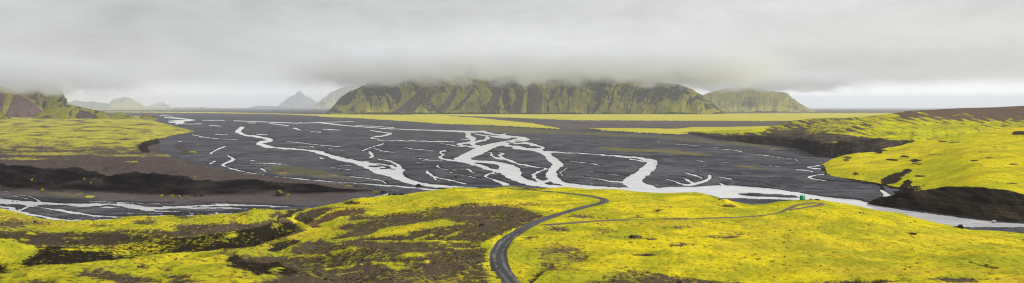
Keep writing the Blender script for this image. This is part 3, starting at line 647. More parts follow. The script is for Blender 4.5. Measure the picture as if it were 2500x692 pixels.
Yb2 = Yplain(b2)
sky2 = K((2004,403),(2012,399),(2030,390),(2060,380),(2096,369),(2135,364),(2175,359),(2220,350),(2288,341),(2370,330),(2500,313),(3000,270))
Ys2 = K((2004,1280),(2012,1300),(2096,1340),(2220,1400),(2500,1500),(3000,1500))(px)
zs2 = zof(sky2(px), Ys2)
mg = sstep(2160, 2420, px)       # where nose and slope become one hill
Yc = Yt3 + 22; zc_l = np.full_like(px, PLAIN - 2.)
tc = (Yc - Yt3) / (Ys2 - Yt3); zc_r = zt3 + (zs2 - zt3) * tc * 1.0
zc = zc_l * (1 - mg) + zc_r * mg
Yd = np.maximum(Yb2, Yc + 10); td_ = (Yd - Yt3) / (Ys2 - Yt3); zd = (PLAIN) * (1 - mg) + (zt3 + (zs2 - zt3) * td_) * mg
Ye2 = Yd + (Ys2 - Yd) * .22; te = (Ye2 - Yt3) / (Ys2 - Yt3)
ze = (PLAIN + (zs2 - PLAIN) * .42) * (1 - mg) + (zt3 + (zs2 - zt3) * te) * mg
rowsR = [(Yb3 - 3, np.full_like(px, PLAIN - 2.)), (Yb3, PLAIN - 1 + 0 * px), (Yb3 + (Yt3 - Yb3) * .6, (PLAIN + (zt3 - PLAIN) * .72)), (Yt3, zt3), (Yc, zc), (Yd, zd), (Ye2, ze), (Ys2, zs2), (Ys2 + 120, zs2 - 35)]
Rn = Sheet(px, rowsR, [3, 40, 24, 16, 40, 70, 150, 12], blur=2)
h = np.clip((Rn.Z - PLAIN) / 15, 0, 1)
vv = (Rn.Y - Yb3[None]) / (Yt3 - Yb3)[None] + .10 * fbm(Rn.X / 14, Rn.X * 0, 4, 66)
cl = sstep(1.0, .84, vv) * n3[None]
Rn.Z += cl * (ridged(Rn.X / 26, Rn.Y / 300 + Rn.Z / 60, 4, 15) * 4.2 - 1.2) * np.clip(h * 2, 0, 1)
slope = (1 - cl) * h * np.clip((Rn.Y - Yt3[None]) / 40, 0, 1)
Rn.Z += slope * (fbm(Rn.X / 140, Rn.Y / 160, 4, 37) * 9 + fbm(Rn.X / 28, Rn.Y / 34, 4, 38) * 1.4)
Rn.reproj()
nr = fbm(Rn.px / 20, Rn.py / 5, 5, 81)
rxw = Rn.px + fbm(Rn.X/40, Rn.Y/40, 4, 83) * 14; ryw = Rn.py + fbm(Rn.X/40, Rn.Y/40, 4, 85) * 5
mR = np.full_like(Rn.px, .93)
patch = [EP(2180,391,14,3,.1,1,1.2), EP(2234,392,14,4,.1,1,1.2), EP(2212,382,12,3,.15,1,1.2), EP(2145,372,10,4,.1,1,1.2), EP(2152,366,12,3,.15,1,1.2), EP(2240,400,16,3,.35,1,1.5), EP(2070,388,8,7,.3,1,2), EP(2090,424,9,4,.25,1,1.5),
  (P, [(2150,440),(2170,428),(2196,419),(2218,410),(2226,418),(2206,432),(2190,448),(2150,455)], .12, 2, 3.5), (P, [(2188,466),(2200,452),(2214,438),(2228,444),(2222,456),(2208,468)], .1, 1, 1.5), EP(2380,392,12,2,.2,1,1), EP(2415,385,12,2,.2,1,1), EP(2250,430,12,2,.2,1,1), EP(2475,448,16,2,.2,1,1.5), EP(2305,345,16,2,.2,1,1), EP(2330,348,14,2,.3,1,1), EP(2475,402,14,2,.35,1,1), EP(2400,372,10,1.5,.3,1,1), EP(2130,398,30,2,.5,1,2),EP(2280,378,24,1.6,.4,1,2), EP(2440,360,24,1.6,.4,1,2),
  EP(2490,326,22,5,.12,1.2,2), EP(2170,480,20,2,.7,1,2)]
mR = paint(mR, rxw, ryw, patch, nr)
dR = paint(np.zeros_like(mR), rxw, ryw, [(k_, p_, .7, s_, r_) for k_, p_, v_, s_, r_ in patch if v_ < .22], nr)
mR = mR * (1 - cl) - .6 * cl; dR = np.clip(dR + cl * (.74 + .5 * fbm(Rn.X / 60, Rn.Z / 2.2, 4, 3) + .8 * fbm(Rn.X / 9, Rn.Z / 14, 3, 8)), 0, 1)
lowb = ((Rn.Y < Yd[None] * 1.01) & (Rn.Y > Yc[None] * .998) & (Rn.Z < PLAIN + 5 + 5 * nr) & (Rn.px < 2300)); mR = np.where(lowb, .1, mR); dR = np.where(lowb, .9, dR)
o = grid_mesh('mossy_slope', Rn.X, Rn.Y, Rn.Z, {'moss': mR, 'dark': dR, 'tint': .2 * sstep(.1, .6, nr) , 'red': .0 * cl}, M_RIGHT)
tag(o, 'bright yellow green slope ending in a black cliff over the river', 'slope', 'structure')

# far right hill
px = np.arange(1600, 3001, 1.4)
b1 = K((1600,325),(1640,329),(1700,332),(1760,343),(1830,350),(1900,358),(1945,363),(1970,372),(2000,384),(2030,389),(2100,390),(3000,390))
s1 = K((1600,324),(1640,325),(1700,321),(1760,319),(1860,317),(1888,308),(1930,296),(1981,290),(2067,288),(2120,284),(2175,278),(2214,271),(2273,268),(2350,264),(2430,262),(2500,258),(3000,240))
Yb1 = Yplain(b1(px) + 3.5 * fbm(px / 50, px * 0, 4, 51)); 
t1p = K((1600,326),(1640,327.5),(1700,328),(1760,333),(1830,338),(1900,341),(1950,343),(1975,350),(2010,354),(2100,350),(2200,345),(3000,300))
Yt1 = Yb1 + 30; zt1 = np.maximum(zof(t1p(px) + 7 * fbm(px / 45, px * 0, 4, 55) * sstep(1700, 1850, px), Yt1), PLAIN + .3)
Ys1 = K((1600,2870),(1760,2550),(1860,2500),(1930,2500),(2067,2750),(2214,2900),(2500,2700),(3000,2500))(px); zs1 = zof(s1(px), Ys1)
pm = K((1600,324.2),(1700,323),(1760,323),(1860,323),(1900,320),(1960,318),(2067,310),(2200,302),(2500,290),(3000,270))
Yt1 = gsm(Yt1, 8); Ys1 = gsm(Ys1, 30); Ym1 = Yt1 + (Ys1 - Yt1) * .45; zm1 = gsm(zof(pm(px), Ym1), 25)
rows1 = [(Yb1 - 8, PLAIN - 4 + 0 * px), (Yb1, PLAIN + 0 * px), (Yt1, zt1), (Ym1, zm1), (Ys1, zs1), (Ys1 + 400, zs1 - 90)]
R1 = Sheet(px, rows1, [3, 60, 140, 130, 14], blur=3)
h = np.clip((R1.Z - PLAIN) / 18, 0, 1)
u = R1.X * .55 - R1.Y * .35
R1.Z += h * (fbm(R1.X / 260, R1.Y / 260, 4, 47) * 6 + ridged(u / 150 + fbm(R1.X / 200, R1.Y / 200, 2, 3) * .6, R1.Y / 900, 4, 48) * 9 * sstep(2350, 2050, R1.px) + fbm(R1.X / 40, R1.Y / 50, 4, 49) * 2.0) * np.clip((Ys1[None] - R1.Y) / 200, .15, 1)
R1.reproj()
n1_ = fbm(R1.px / 26, R1.py / 5, 5, 91)
diag = fbm((R1.px + R1.py * 2.6) / 60, (R1.py - R1.px * .28) / 4.5, 5, 93)
m1 = .42 + .95 * diag + .5 * sstep(2000, 2300, R1.px)
m1 = paint(m1, R1.px, R1.py, [
  (P, [(1640,329),(1760,330),(1860,332),(1900,322),(1960,312),(2010,318),(2060,330),(2120,338),(2230,345),(2230,400),(1640,400)], .12, 4, 6),
  (P, [(1500,316),(1720,326),(1860,323),(1880,311),(1780,310),(1500,310)], .95, 1, .8),
  (P, [(2000,322),(2080,326),(2200,340),(2090,332)], .8, 1.5, 3), (P, [(1990,350),(2040,345),(2110,352),(2050,352)], .55, 1.5, 2), (P, [(1980,300),(2040,300),(2080,310),(1990,325),(1960,335)], .5, 3, 5)], n1_)
top = sstep(14, -14, (30 * diag + R1.py - np.interp(R1.px, [2100,2200,2300,2400,2500,3000], [274,288,294,297,298,310])) + n1_ * 14) * sstep(2130, 2220, R1.px)
m1 = m1 * (1 - top) + .02 * top
cliff = np.clip(sstep(1.0, .97, R1.Y / (Yt1[None] * 1.03)), 0, 1) * (.15 + .85 * sstep(2210, 2060, R1.px))
m1 = np.clip(m1 * (1 - .8 * cliff * (R1.px > 1660)), 0, .95)
d1 = np.clip(.35 * sstep(1.15, 1.0, R1.Y / Yt1[None]) + cliff * (.10 + .7 * sstep(-.1, .4, n1_)) + .4 * sstep(.1, .5, ridged(R1.px / 40, R1.py / 8, 3, 7)) * sstep(2300, 2100, R1.px), 0, .9) * (.25 + .75 * sstep(1690, 1860, R1.px))
M_R1 = ground_mat('moss_slope_with_ash', scale=.16, bump=.5, grav=(.115, .085, .062), grav2=(.07, .056, .05), dark=(.024, .021, .022), moss=(.58, .53, .012), cov=2.0)
o = grid_mesh('far_slope', R1.X, R1.Y, R1.Z, {'moss': m1, 'dark': d1, 'tint': .3 * sstep(.0, .6, n1_), 'red': .4 * top}, M_R1)
tag(o, 'grey gullied hill streaked with yellow moss under a brown crest', 'hillside', 'structure')

# ------------------------------------------------------------------ MOUNTAINS
def mountain(name, label, x0, x1, crest, Yb, depth, mat, seed, gl=34, amp=55, lean=None, scree=(), rockbias=0., step=1.0, rows=150, scr=.0, basez=PLAIN, dark=(), hfull=430.):
    px = np.arange(x0, x1 + .01, step)
    c = K(*crest)(px)
    c = c + fbm(px / 22, px * 0, 4, seed) * 4.0 * np.clip((275 - c) / 30, 0, 1)
    Yc = Yb + depth; zc = np.maximum(zof(c, Yc), basez - 5)
    s = np.r_[np.linspace(0, 1, rows), np.linspace(1.04, 2, 26)]
    prof = np.where(s <= 1, .42 * s + .58 * s ** 1.7, 1 - (s - 1) ** 1.5 * 1.0)
    wav = fbm(px / 45, px * 0, 4, seed + 2) * depth * .32
    Y = Yb + wav[None] * (1 - np.clip(s, 0, 1))[:, None] + depth * s[:, None] * np.ones_like(px)[None]
    hgt = zc - basez
    Z = basez - 6 + (hgt + 6)[None] * prof[:, None]
    t = np.clip(s, 0, 1)[:, None]
    ln = K(*(lean or ((x0, 0), (x1, 0))))(px)[None]
    u = px[None] - ln * (1 - t) + 9 * fbm(px[None] / 30, t * 2, 3, seed + 4) + 22 * fbm(px[None] / 90, t * 1.3, 2, seed + 5)
    env = np.sin(np.pi * np.clip(t * 1.02 + .03, 0, 1)) ** .7 * np.clip(hgt / hfull, 0, 1)[None] ** 1.4
    rg = ridged(u / gl, t * .7, 4, seed + 7); r2 = ridged(u / (gl * .31), t * 2.0, 4, seed + 9); fb = fbm(px[None] / 16, t * 7, 4, seed + 11)
    big = ridged(u / (gl * 2.9), t * .35 + .2 * np.abs(fbm(px[None] / 60, t, 2, seed)), 2, seed + 13); f2 = fbm(px[None] / 5, t * 22, 4, seed + 15)
    Z = Z + env * amp * (big * .9 + rg * .75 + r2 * .4 + fb * .6 + f2 * .16)
    gl_ = sstep(.38, .08, rg) + .6 * sstep(.30, .0, r2)
    rg = .5 * rg + .5 * big
    PXm = np.broadcast_to(px[None], Z.shape)
    X = (PXm - CX) / F * Y
    PYm = HY - Z * F / Y
    moss = .5 + 0 * Z
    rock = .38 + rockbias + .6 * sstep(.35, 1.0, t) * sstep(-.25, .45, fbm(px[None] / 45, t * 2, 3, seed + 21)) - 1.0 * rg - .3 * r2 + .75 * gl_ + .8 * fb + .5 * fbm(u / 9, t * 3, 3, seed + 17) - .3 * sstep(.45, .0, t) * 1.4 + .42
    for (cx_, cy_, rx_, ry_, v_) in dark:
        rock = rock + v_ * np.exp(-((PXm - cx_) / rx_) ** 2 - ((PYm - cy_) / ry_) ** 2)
    sc = scr + .5 * fbm(u / 26, t * .6, 3, seed + 31) - .1 * rg
    sc = np.clip(sc, -1, .5)
    sc = paint(sc, PXm.copy(), PYm, [(P, q, 1.0, 1.5, 4) for q in scree], fb, 1.0)
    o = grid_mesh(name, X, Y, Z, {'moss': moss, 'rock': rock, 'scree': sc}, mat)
    return tag(o, label, 'mountain', 'structure')

mountain('mountain', 'broad green and purple mountain wall with its top in cloud', 792, 1782,
  ((792,280),(800,272),(815,258),(832,238),(850,226),(880,212),(910,198),(940,180),(1000,168),(1200,158),(1300,150),(1400,165),(1480,178),(1560,192),(1600,199),(1640,205),(1665,208),(1690,218),(1715,234),(1740,252),(1760,268),(1782,281)),
  10300, 1500, M_MTN, 3, 34, 125, ((792,-10),(900,45),(1100,70),(1250,50),(1400,5),(1550,-45),(1782,-80)),
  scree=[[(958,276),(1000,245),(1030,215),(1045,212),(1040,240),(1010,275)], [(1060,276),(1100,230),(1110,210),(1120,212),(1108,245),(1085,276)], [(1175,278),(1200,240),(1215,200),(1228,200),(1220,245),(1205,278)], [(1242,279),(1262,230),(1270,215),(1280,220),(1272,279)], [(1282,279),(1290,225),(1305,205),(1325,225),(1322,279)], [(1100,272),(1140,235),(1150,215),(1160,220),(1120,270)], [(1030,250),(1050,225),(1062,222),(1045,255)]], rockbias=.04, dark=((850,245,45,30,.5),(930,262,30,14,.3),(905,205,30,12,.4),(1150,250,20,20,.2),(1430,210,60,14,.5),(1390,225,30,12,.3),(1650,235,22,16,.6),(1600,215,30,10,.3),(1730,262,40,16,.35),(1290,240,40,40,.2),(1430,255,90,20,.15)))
mountain('mountain', 'paler green cloud-capped mountain right of the long dark wall', 1690, 2010,
  ((1690,262),(1715,232),(1740,222),(1800,212),(1850,214),(1880,220),(1905,224),(1922,228),(1935,242),(1955,255),(1975,266),(2010,278)), 14500, 2200, M_MTN_PALE, 43, 40, 100, ((1690,20),(1850,-20),(2010,-50)), rockbias=-.42)
mountain('mountain', 'green and purple mountain flank rising into cloud at far left', -520, 172,
  ((-520,180),(0,200),(100,205),(140,212),(152,225),(158,240),(166,262),(172,285)), 7300, 900, mountain_mat('purple_mountain', (.20, .19, .03), (.34, .30, .045), (.035, .035, .042), (.16, .098, .095)), 23, 36, 110, ((-520,-20),(40,-30),(172,-20)), hfull=150,
  scree=[[(60,270),(75,232),(90,230),(95,262)]], rockbias=-.42)
mountain('hill', 'purple scree spur with green ribs descending from the left mountain', -420, 138,
  ((-420,200),(-60,205),(10,212),(38,224),(62,236),(82,246),(102,262),(120,277),(138,292)), 6000, 700, mountain_mat('purple_spur', (.24, .22, .03), (.34, .30, .045), (.05, .045, .05), (.16, .098, .095)), 29, 30, 34, ((-420,-20),(40,-40),(138,-30)),
  scree=[[(8,296),(25,250),(38,228),(62,240),(84,252),(112,280),(105,296)], [(-200,296),(-200,205),(-20,210),(12,232),(2,296)]], rockbias=-.2, basez=-84, hfull=120)
mountain('hill', 'low craggy moss covered knoll before the left mountain', 72, 335,
  ((72,291),(95,276),(125,264),(150,262),(172,256),(200,262),(225,268),(255,273),(270,284),(300,280),(320,281),(335,291)), 5000, 500, M_HILLOCK, 53, 26, 10, None, scree=[[(180,290),(195,268),(215,272),(245,288)], [(95,290),(115,282),(130,290)]], rockbias=-.25, basez=-86, hfull=60)
mountain('hill', 'small dark knoll cut by the left border', -260, 34, ((-260,270),(-60,268),(0,274),(14,281),(34,293)), 4700, 350, M_HILLOCK, 57, 22, 8, None, rockbias=.0, basez=-84, hfull=60)
mountain('hill', 'tiny mossy hummock at the gravel edge', 335, 385, ((335,290),(350,281),(365,280),(378,284),(385,291)), 5600, 250, M_HILLOCK, 59, 16, 3, None, basez=-96, hfull=30)
mountain('hill', 'small mossy knob behind the craggy knoll', 275, 312, ((275,283),(285,275),(298,274),(307,279),(312,284)), 7600, 250, M_HILLOCK, 61, 16, 3, None, basez=-92, hfull=30)
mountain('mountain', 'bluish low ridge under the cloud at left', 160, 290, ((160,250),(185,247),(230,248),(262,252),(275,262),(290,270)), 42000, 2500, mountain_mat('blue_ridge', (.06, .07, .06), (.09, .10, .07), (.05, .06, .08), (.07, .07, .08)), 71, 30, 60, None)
mountain('mountain', 'pale flat-topped yellow mountain in distant haze', 255, 362, ((255,268),(272,246),(285,239),(300,238),(318,240),(340,252),(362,266)), 42000, 3000, M_MTN_PALE, 73, 22, 70, None, rockbias=-.2)
mountain('mountain', 'faint small twin peaked hill in distant haze', 330, 425, ((330,267),(355,262),(378,254),(390,250),(398,248),(406,255),(425,266)), 60000, 3000, M_MTN_PALE, 75, 18, 60, None, rockbias=-.1)
mountain('mountain', 'sharp pointed grey peak fading in haze', 655, 800, ((655,268),(680,258),(700,242),(722,230),(731,221),(740,230),(760,242),(780,256),(800,268)), 56000, 6000, M_GREY, 77, 24, 180, None, rockbias=.1)
mountain('mountain', 'hazy green flank beside the long mountain wall', 740, 880, ((740,274),(765,258),(790,240),(805,228),(825,218),(880,205)), 44000, 4000, M_MTN_PALE, 79, 26, 130, None)
mountain('hill', 'faint flat ridge under the pointed peak', 600, 720, ((600,265),(625,260),(660,259),(720,262)), 44000, 3000, M_GREY, 81, 26, 30, None)
mountain('hill', 'faint low rise on the hazy horizon', 410, 560, ((410,268),(430,263),(480,262.5),(530,264),(560,268)), 32000, 3000, M_MTN_PALE, 83, 26, 20, None)

# ------------------------------------------------------------------ SMALL THINGS
def plain_at(p, q):
    y = Yplain(q); return (p - CX) / F * y, y, PLAIN + .3

def rock_mesh(seed, sx, sy, sz, rough=.28):
    bm = bmesh.new(); bmesh.ops.create_icosphere(bm, subdivisions=4, radius=1)
    rs = np.random.RandomState(seed)
    planes = [(Vector(rs.normal(size=3)).normalized(), rs.uniform(.62, .95)) for _ in range(9)]
    for v in bm.verts:
        d = v.co.normalized(); r = 1.0
        for n, k in planes:
            c = d.dot(n)
            if c > .1: r = min(r, k / c)
        r += rough * .35 * float(fbm(np.array([d.x * 2.2 + d.z]), np.array([d.y * 2.2 - d.z * .7]), 3, seed)[0])
        v.co = Vector((d.x * r * sx, d.y * r * sy, max(d.z * r, -.35) * sz))
    me = bpy.data.meshes.new('rock'); bm.to_mesh(me); bm.free()
    for p_ in me.polygons: p_.use_smooth = True
    return me

def rock_mat(name, stone, mosscol, lo):
    m = MatB(name)
    n = m.noise(1.1, 5, .6); n2 = m.noise(.35, 3, .5, w=2)
    g = m.mix(n, tuple(v * .6 for v in stone), stone)
    nn = m.n.new('ShaderNodeNewGeometry'); sp = m.n.new('ShaderNodeSeparateXYZ'); m.l.new(nn.outputs['Normal'], sp.inputs[0])
    f = m.ramp(m.math('ADD', sp.outputs['Z'], m.math('MULTIPLY_ADD', n2, 1.4, -.7)), lo, lo + .15)
    m.color(m.mix(f, g, m.mix(n2, mosscol, tuple(v * .6 for v in mosscol)))); m.bump(n, .4, .8)
    return m.m
MR_MOSS = rock_mat('mossy_stone', (.05, .045, .03), (.16, .16, .02), .3)
MR_YEL = rock_mat('yellow_mossy_stone', (.09, .08, .03), (.30, .27, .025), .2)
MR_DARK = rock_mat('dark_stone', (.035, .03, .028), (.06, .05, .03), .8)
MR_RED = rock_mat('rusty_stone', (.10, .06, .035), (.14, .10, .03), .6)
MR_PALE = rock_mat('pale_stone', (.30, .30, .31), (.5, .5, .5), .3)

def boulder(name, label, cat, loc, w, h, mat, seed, group=None, d=None):
    """w,h in metres: full width and height above ground"""
    o = bpy.data.objects.new(name, rock_mesh(seed, w / 2 / .9, (d or w * .8) / 2 / .9, h / .82)); COL.objects.link(o)
    o.data.materials.append(mat); o.location = loc
    o.rotation_euler.z = 0
    return tag(o, label, cat, group=group)
def pm_(q_px, y): return q_px / F * y

def rk(sheet, p, q, wpx, hpx, mat, seed, label, cat='boulder', group=None, name='boulder', sink=0.0):
    x, y, z = (plain_at(p, q) if sheet is None else sheet.at_pix(p, q))
    return boulder(name, label, cat, (x, y, z - sink), pm_(wpx, y), pm_(hpx, y), mat, seed, group)
rk(None, 685, 479.5, 20, 15, MR_MOSS, 1, 'large green mossy boulder at the foot of the black bank')
rk(None, 703, 480, 9, 5, MR_YEL, 2, 'small yellow mossy rock touching the large green mossy boulder')
rk(None, 394, 483.5, 11, 7, MR_YEL, 3, 'round yellow rock leftmost at the foot of the bank by the river')
rk(None, 420, 483, 15, 6, MR_MOSS, 4, 'wide low mossy rock at the head of a line of rocks')
rk(None, 437, 484, 10, 5, MR_YEL, 5, 'bright mossy rock in the middle of the line under the bank')
rk(None, 454, 484.5, 11, 4, MR_MOSS, 6, 'flat mossy rock at the end of the line under the bank')
rk(None, 478, 482, 9, 6, MR_DARK, 7, 'dark bare rock lying against the black bank')
rk(None, 493, 481.5, 8, 6, MR_DARK, 8, 'second dark bare rock, right of its twin against the bank')
rk(None, 103, 469, 8, 7, MR_YEL, 9, 'yellow mossy rock alone below the black bank near the left river')
rk(Pl, 78, 441, 6, 4, MR_YEL, 10, 'small yellow tuft of rock halfway up the black bank at left')
rk(Pl, 206, 440, 7, 5, MR_YEL, 12, 'yellow spotted rock high on the black bank beside a gully')
rk(Pl, 222, 448, 5, 3, MR_YEL, 13, 'tiny yellow rock just below a spotted rock on the bank')
rk(None, 1118, 435, 17, 6, MR_RED, 14, 'rusty brown hummock alone on the grey gravel between river arms')
rk(None, 1023, 457, 16, 6, MR_DARK, 15, 'dark rock standing in the pale river beside the shelf')
rk(None, 470, 374, 20, 3.6, MR_YEL, 16, 'long flat yellow moss islet on the black gravel')
rk(None, 2427, 543.5, 11, 4, MR_PALE, 17, 'pale wet rock in the river under the black cliff')
rk(None, 1607, 348.5, 6, 2.4, MR_PALE, 18, 'single white patch of rock on the far gravel')
rk(None, 847, 457.5, 24, 4.5, MR_MOSS, 19, 'low mossy outcrop with pale top on the bank end')
rk(None, 872, 456.5, 12, 3.5, MR_RED, 20, 'brown rock just right of the low mossy outcrop')
for i, (p, q, w, h_) in enumerate(((915,473,20,5),(936,472,16,5),(952,476,9,4),(963,480,13,6),(975,484,10,4),(980,477,12,4))):
    rk(None, p, q, w, h_, MR_MOSS if i % 2 == 0 else MR_DARK, 30 + i, ('mossy' if i % 2 == 0 else 'dark bare') + ' rock ' + ['at the left end of the rubble by the side stream', 'above the narrow side stream mouth', 'in the mouth of the side stream', 'on the far side of the stream mouth', 'lowest behind the yellow shelf edge by the stream', 'at the right end of the rubble by the stream'][i], group='rocks round the side stream mouth')
rk(T, 85, 543, 6, 4, MR_DARK, 40, 'lone dark rock on the dry grass by the left river')
rk(T, 1160, 500, 5, 3.5, MR_RED, 41, 'brown rock on the moss before the far road end')
rk(T, 1140, 500, 6, 3.2, MR_DARK, 42, 'dark rock beside the brown rock on the moss')
rk(T, 1995, 489, 13, 3.2, MR_DARK, 43, 'dark flat rock on the rim right of the green hut')
rk(T, 1980, 487.5, 8, 2, MR_MOSS, 44, 'low mossy rock on the rim nearest the green hut')
rk(T, 2345, 558, 13, 8, MR_DARK, 45, 'dark square block at the shelf edge over the river')
rk(T, 2231, 573, 12, 4, MR_DARK, 46, 'dark rock sunk in moss on the right of the shelf')
rk(T, 1899, 503, 3, 2, MR_DARK, 47, 'tiny dark rock between the green hut and the dirt track')
# loose stones on the bare ash and along the road verges
def stones():
    rs = np.random.RandomState(9)
    bm = bmesh.new(); bmesh.ops.create_icosphere(bm, subdivisions=1, radius=1)
    bv = np.array([v.co[:] for v in bm.verts]); bf = np.array([[v.index for v in f.verts] for f in bm.faces]); bm.free()
    R_, C_ = T.Y.shape
    pts = []
    lim = T.Y < (ye[None] - 4)
    dens = np.where((moss < .45) & lim, 1.0, .06) * np.where(rd > -14, 4.0, 1.0) * (rd < -3.2) * lim
    dens[:60] = 0
    # equal share per ground area
    area = np.abs(np.gradient(T.Y, axis=0)) * np.abs(np.gradient(T.X, axis=1)); w = (dens * area).ravel(); w /= w.sum()
    idx = rs.choice(R_ * C_, 5200, p=w)
    n = len(idx)
    P0 = np.stack([T.X.ravel()[idx], T.Y.ravel()[idx], T.Z.ravel()[idx]], 1)
    sz = .14 + .32 * rs.rand(n) ** 3 + (rs.rand(n) > .985) * .5
    sc = sz[:, None] * np.stack([rs.uniform(.8, 1.5, n), rs.uniform(.8, 1.4, n), rs.uniform(.5, .9, n)], 1)
    V = bv[None] * sc[:, None, :] * rs.uniform(.8, 1.15, (n, len(bv), 1)) + P0[:, None, :]
    Fc = bf[None] + (np.arange(n) * len(bv))[:, None, None]
    me = bpy.data.meshes.new('stones'); me.vertices.add(n * len(bv)); me.vertices.foreach_set('co', V.astype(np.float32).ravel())
    q = Fc.reshape(-1).astype(np.int32); me.loops.add(len(q)); me.loops.foreach_set('vertex_index', q)
    me.polygons.add(len(q) // 3); me.polygons.foreach_set('loop_start', np.arange(0, len(q), 3, dtype=np.int32)); me.update(calc_edges=True)
    me.materials.append(MR_DARK); o = bpy.data.objects.new('loose_stones', me); COL.objects.link(o)
    tag(o, 'small dark stones strewn over bare ash and road verges', 'stones', 'stuff')
stones()
# bluff behind the shelf edge
rk(None, 1700, 489, 118, 14, rock_mat('bluff_stone', (.06, .052, .045), (.30, .27, .03), .35), 50, 'brown flat bluff with mossy top behind the shelf edge', 'bluff', name='bluff')
# green hut
def bx(bm, c, s, bev=0.0):
    r = bmesh.ops.create_cube(bm, size=1)
    for v in r['verts']: v.co = Vector((v.co.x * s[0] + c[0], v.co.y * s[1] + c[1], v.co.z * s[2] + c[2]))
    if bev: bmesh.ops.bevel(bm, geom=[e for e in bm.edges if all(v in r['verts'] for v in e.verts)], offset=bev, segments=2, affect='EDGES')
def part(name, boxes, mat, parent, bev=.015):
    bm = bmesh.new()
    for c, s in boxes: bx(bm, c, s, bev)
    me = bpy.data.meshes.new(name); bm.to_mesh(me); bm.free(); me.materials.append(mat)
    o = bpy.data.objects.new(name, me); COL.objects.link(o); o.parent = parent; return o
def pmat(name, c, rough=.5):
    m = MatB(name, rough, .4); n = m.noise(3, 4, .6)
    m.color(m.mix(n, c, tuple(v * .8 for v in c))); return m.m
hx, hy_, hz = T.at_pix(1959, 489)
hut = bpy.data.objects.new('portable_hut', None); COL.objects.link(hut); hut.location = (hx, hy_, hz - .05); hut.rotation_euler.z = math.radians(24)
tag(hut, 'small bright green hut standing on the yellow shelf rim', 'hut')
GR = pmat('green_panel', (.010, .27, .11)); GL = pmat('light_green_roof', (.10, .62, .32)); DK = pmat('dark_panel', (.02, .05, .04)); WT = pmat('white_sign', (.75, .78, .76)); GD = pmat('green_door', (.012, .32, .12))
w_, d_, h_ = 1.95, 1.75, 2.15
part('wall', [((0, 0, h_ / 2 + .18), (w_, d_, h_ - .04))] + [((w_ * .5 * a, d_ * .5 * b, h_ / 2 + .18), (.09, .09, h_ + .02)) for a in (-1, 1) for b in (-1, 1)] + [((-.5 + .5 * i, 0, h_ / 2 + .3), (.05, d_ + .05, h_ - .3)) for i in (0, 2)], GR, hut)
part('roof', [((0, 0, h_ + .28), (w_ + .2, d_ + .2, .14)), ((0, 0, h_ + .40), (w_ - .3, d_ - .3, .12))], GL, hut, .04)
part('base', [((0, .7, .09), (w_ + .1, .2, .2)), ((0, -.7, .09), (w_ + .1, .2, .2))], DK, hut)
dr = part('door', [((w_ / 2 + .03, -.05, 1.2), (.06, .95, 1.9))], GD, hut)
part('handle', [((w_ / 2 + .09, .3, 1.15), (.05, .05, .22))], DK, dr)
part('window', [((w_ / 2 + .075, -.05, 1.75), (.03, .5, .35))], DK, dr)
part('sign', [((-.1, -d_ / 2 - .045, 1.65), (.42, .03, .42))], WT, hut)
part('vent', [((.7, .6, h_ + .62), (.16, .16, .5))], DK, hut)

# ------------------------------------------------------------------ AIR AND CLOUD
def box(name, lo, hi):
    bm = bmesh.new(); bx(bm, [(a + b) / 2 for a, b in zip(lo, hi)], [b - a for a, b in zip(lo, hi)])
    me = bpy.data.meshes.new(name); bm.to_mesh(me); bm.free()
    o = bpy.data.objects.new(name, me); COL.objects.link(o); return o
hz_ = box('haze', (-260000, -3000, -140), (260000, 126000, 1650))
m = bpy.data.materials.new('air'); m.use_nodes = True; nt = m.node_tree; nt.nodes.clear()
out = nt.nodes.new('ShaderNodeOutputMaterial'); pv = nt.nodes.new('ShaderNodeVolumePrincipled')
pv.inputs['Color'].default_value = (.95, .975, 1, 1); pv.inputs['Density'].default_value = 2.1e-5
nt.links.new(pv.outputs[0], out.inputs['Volume']); hz_.data.materials.append(m)
tag(hz_, 'thin pale haze filling the whole valley air', 'haze', 'stuff')

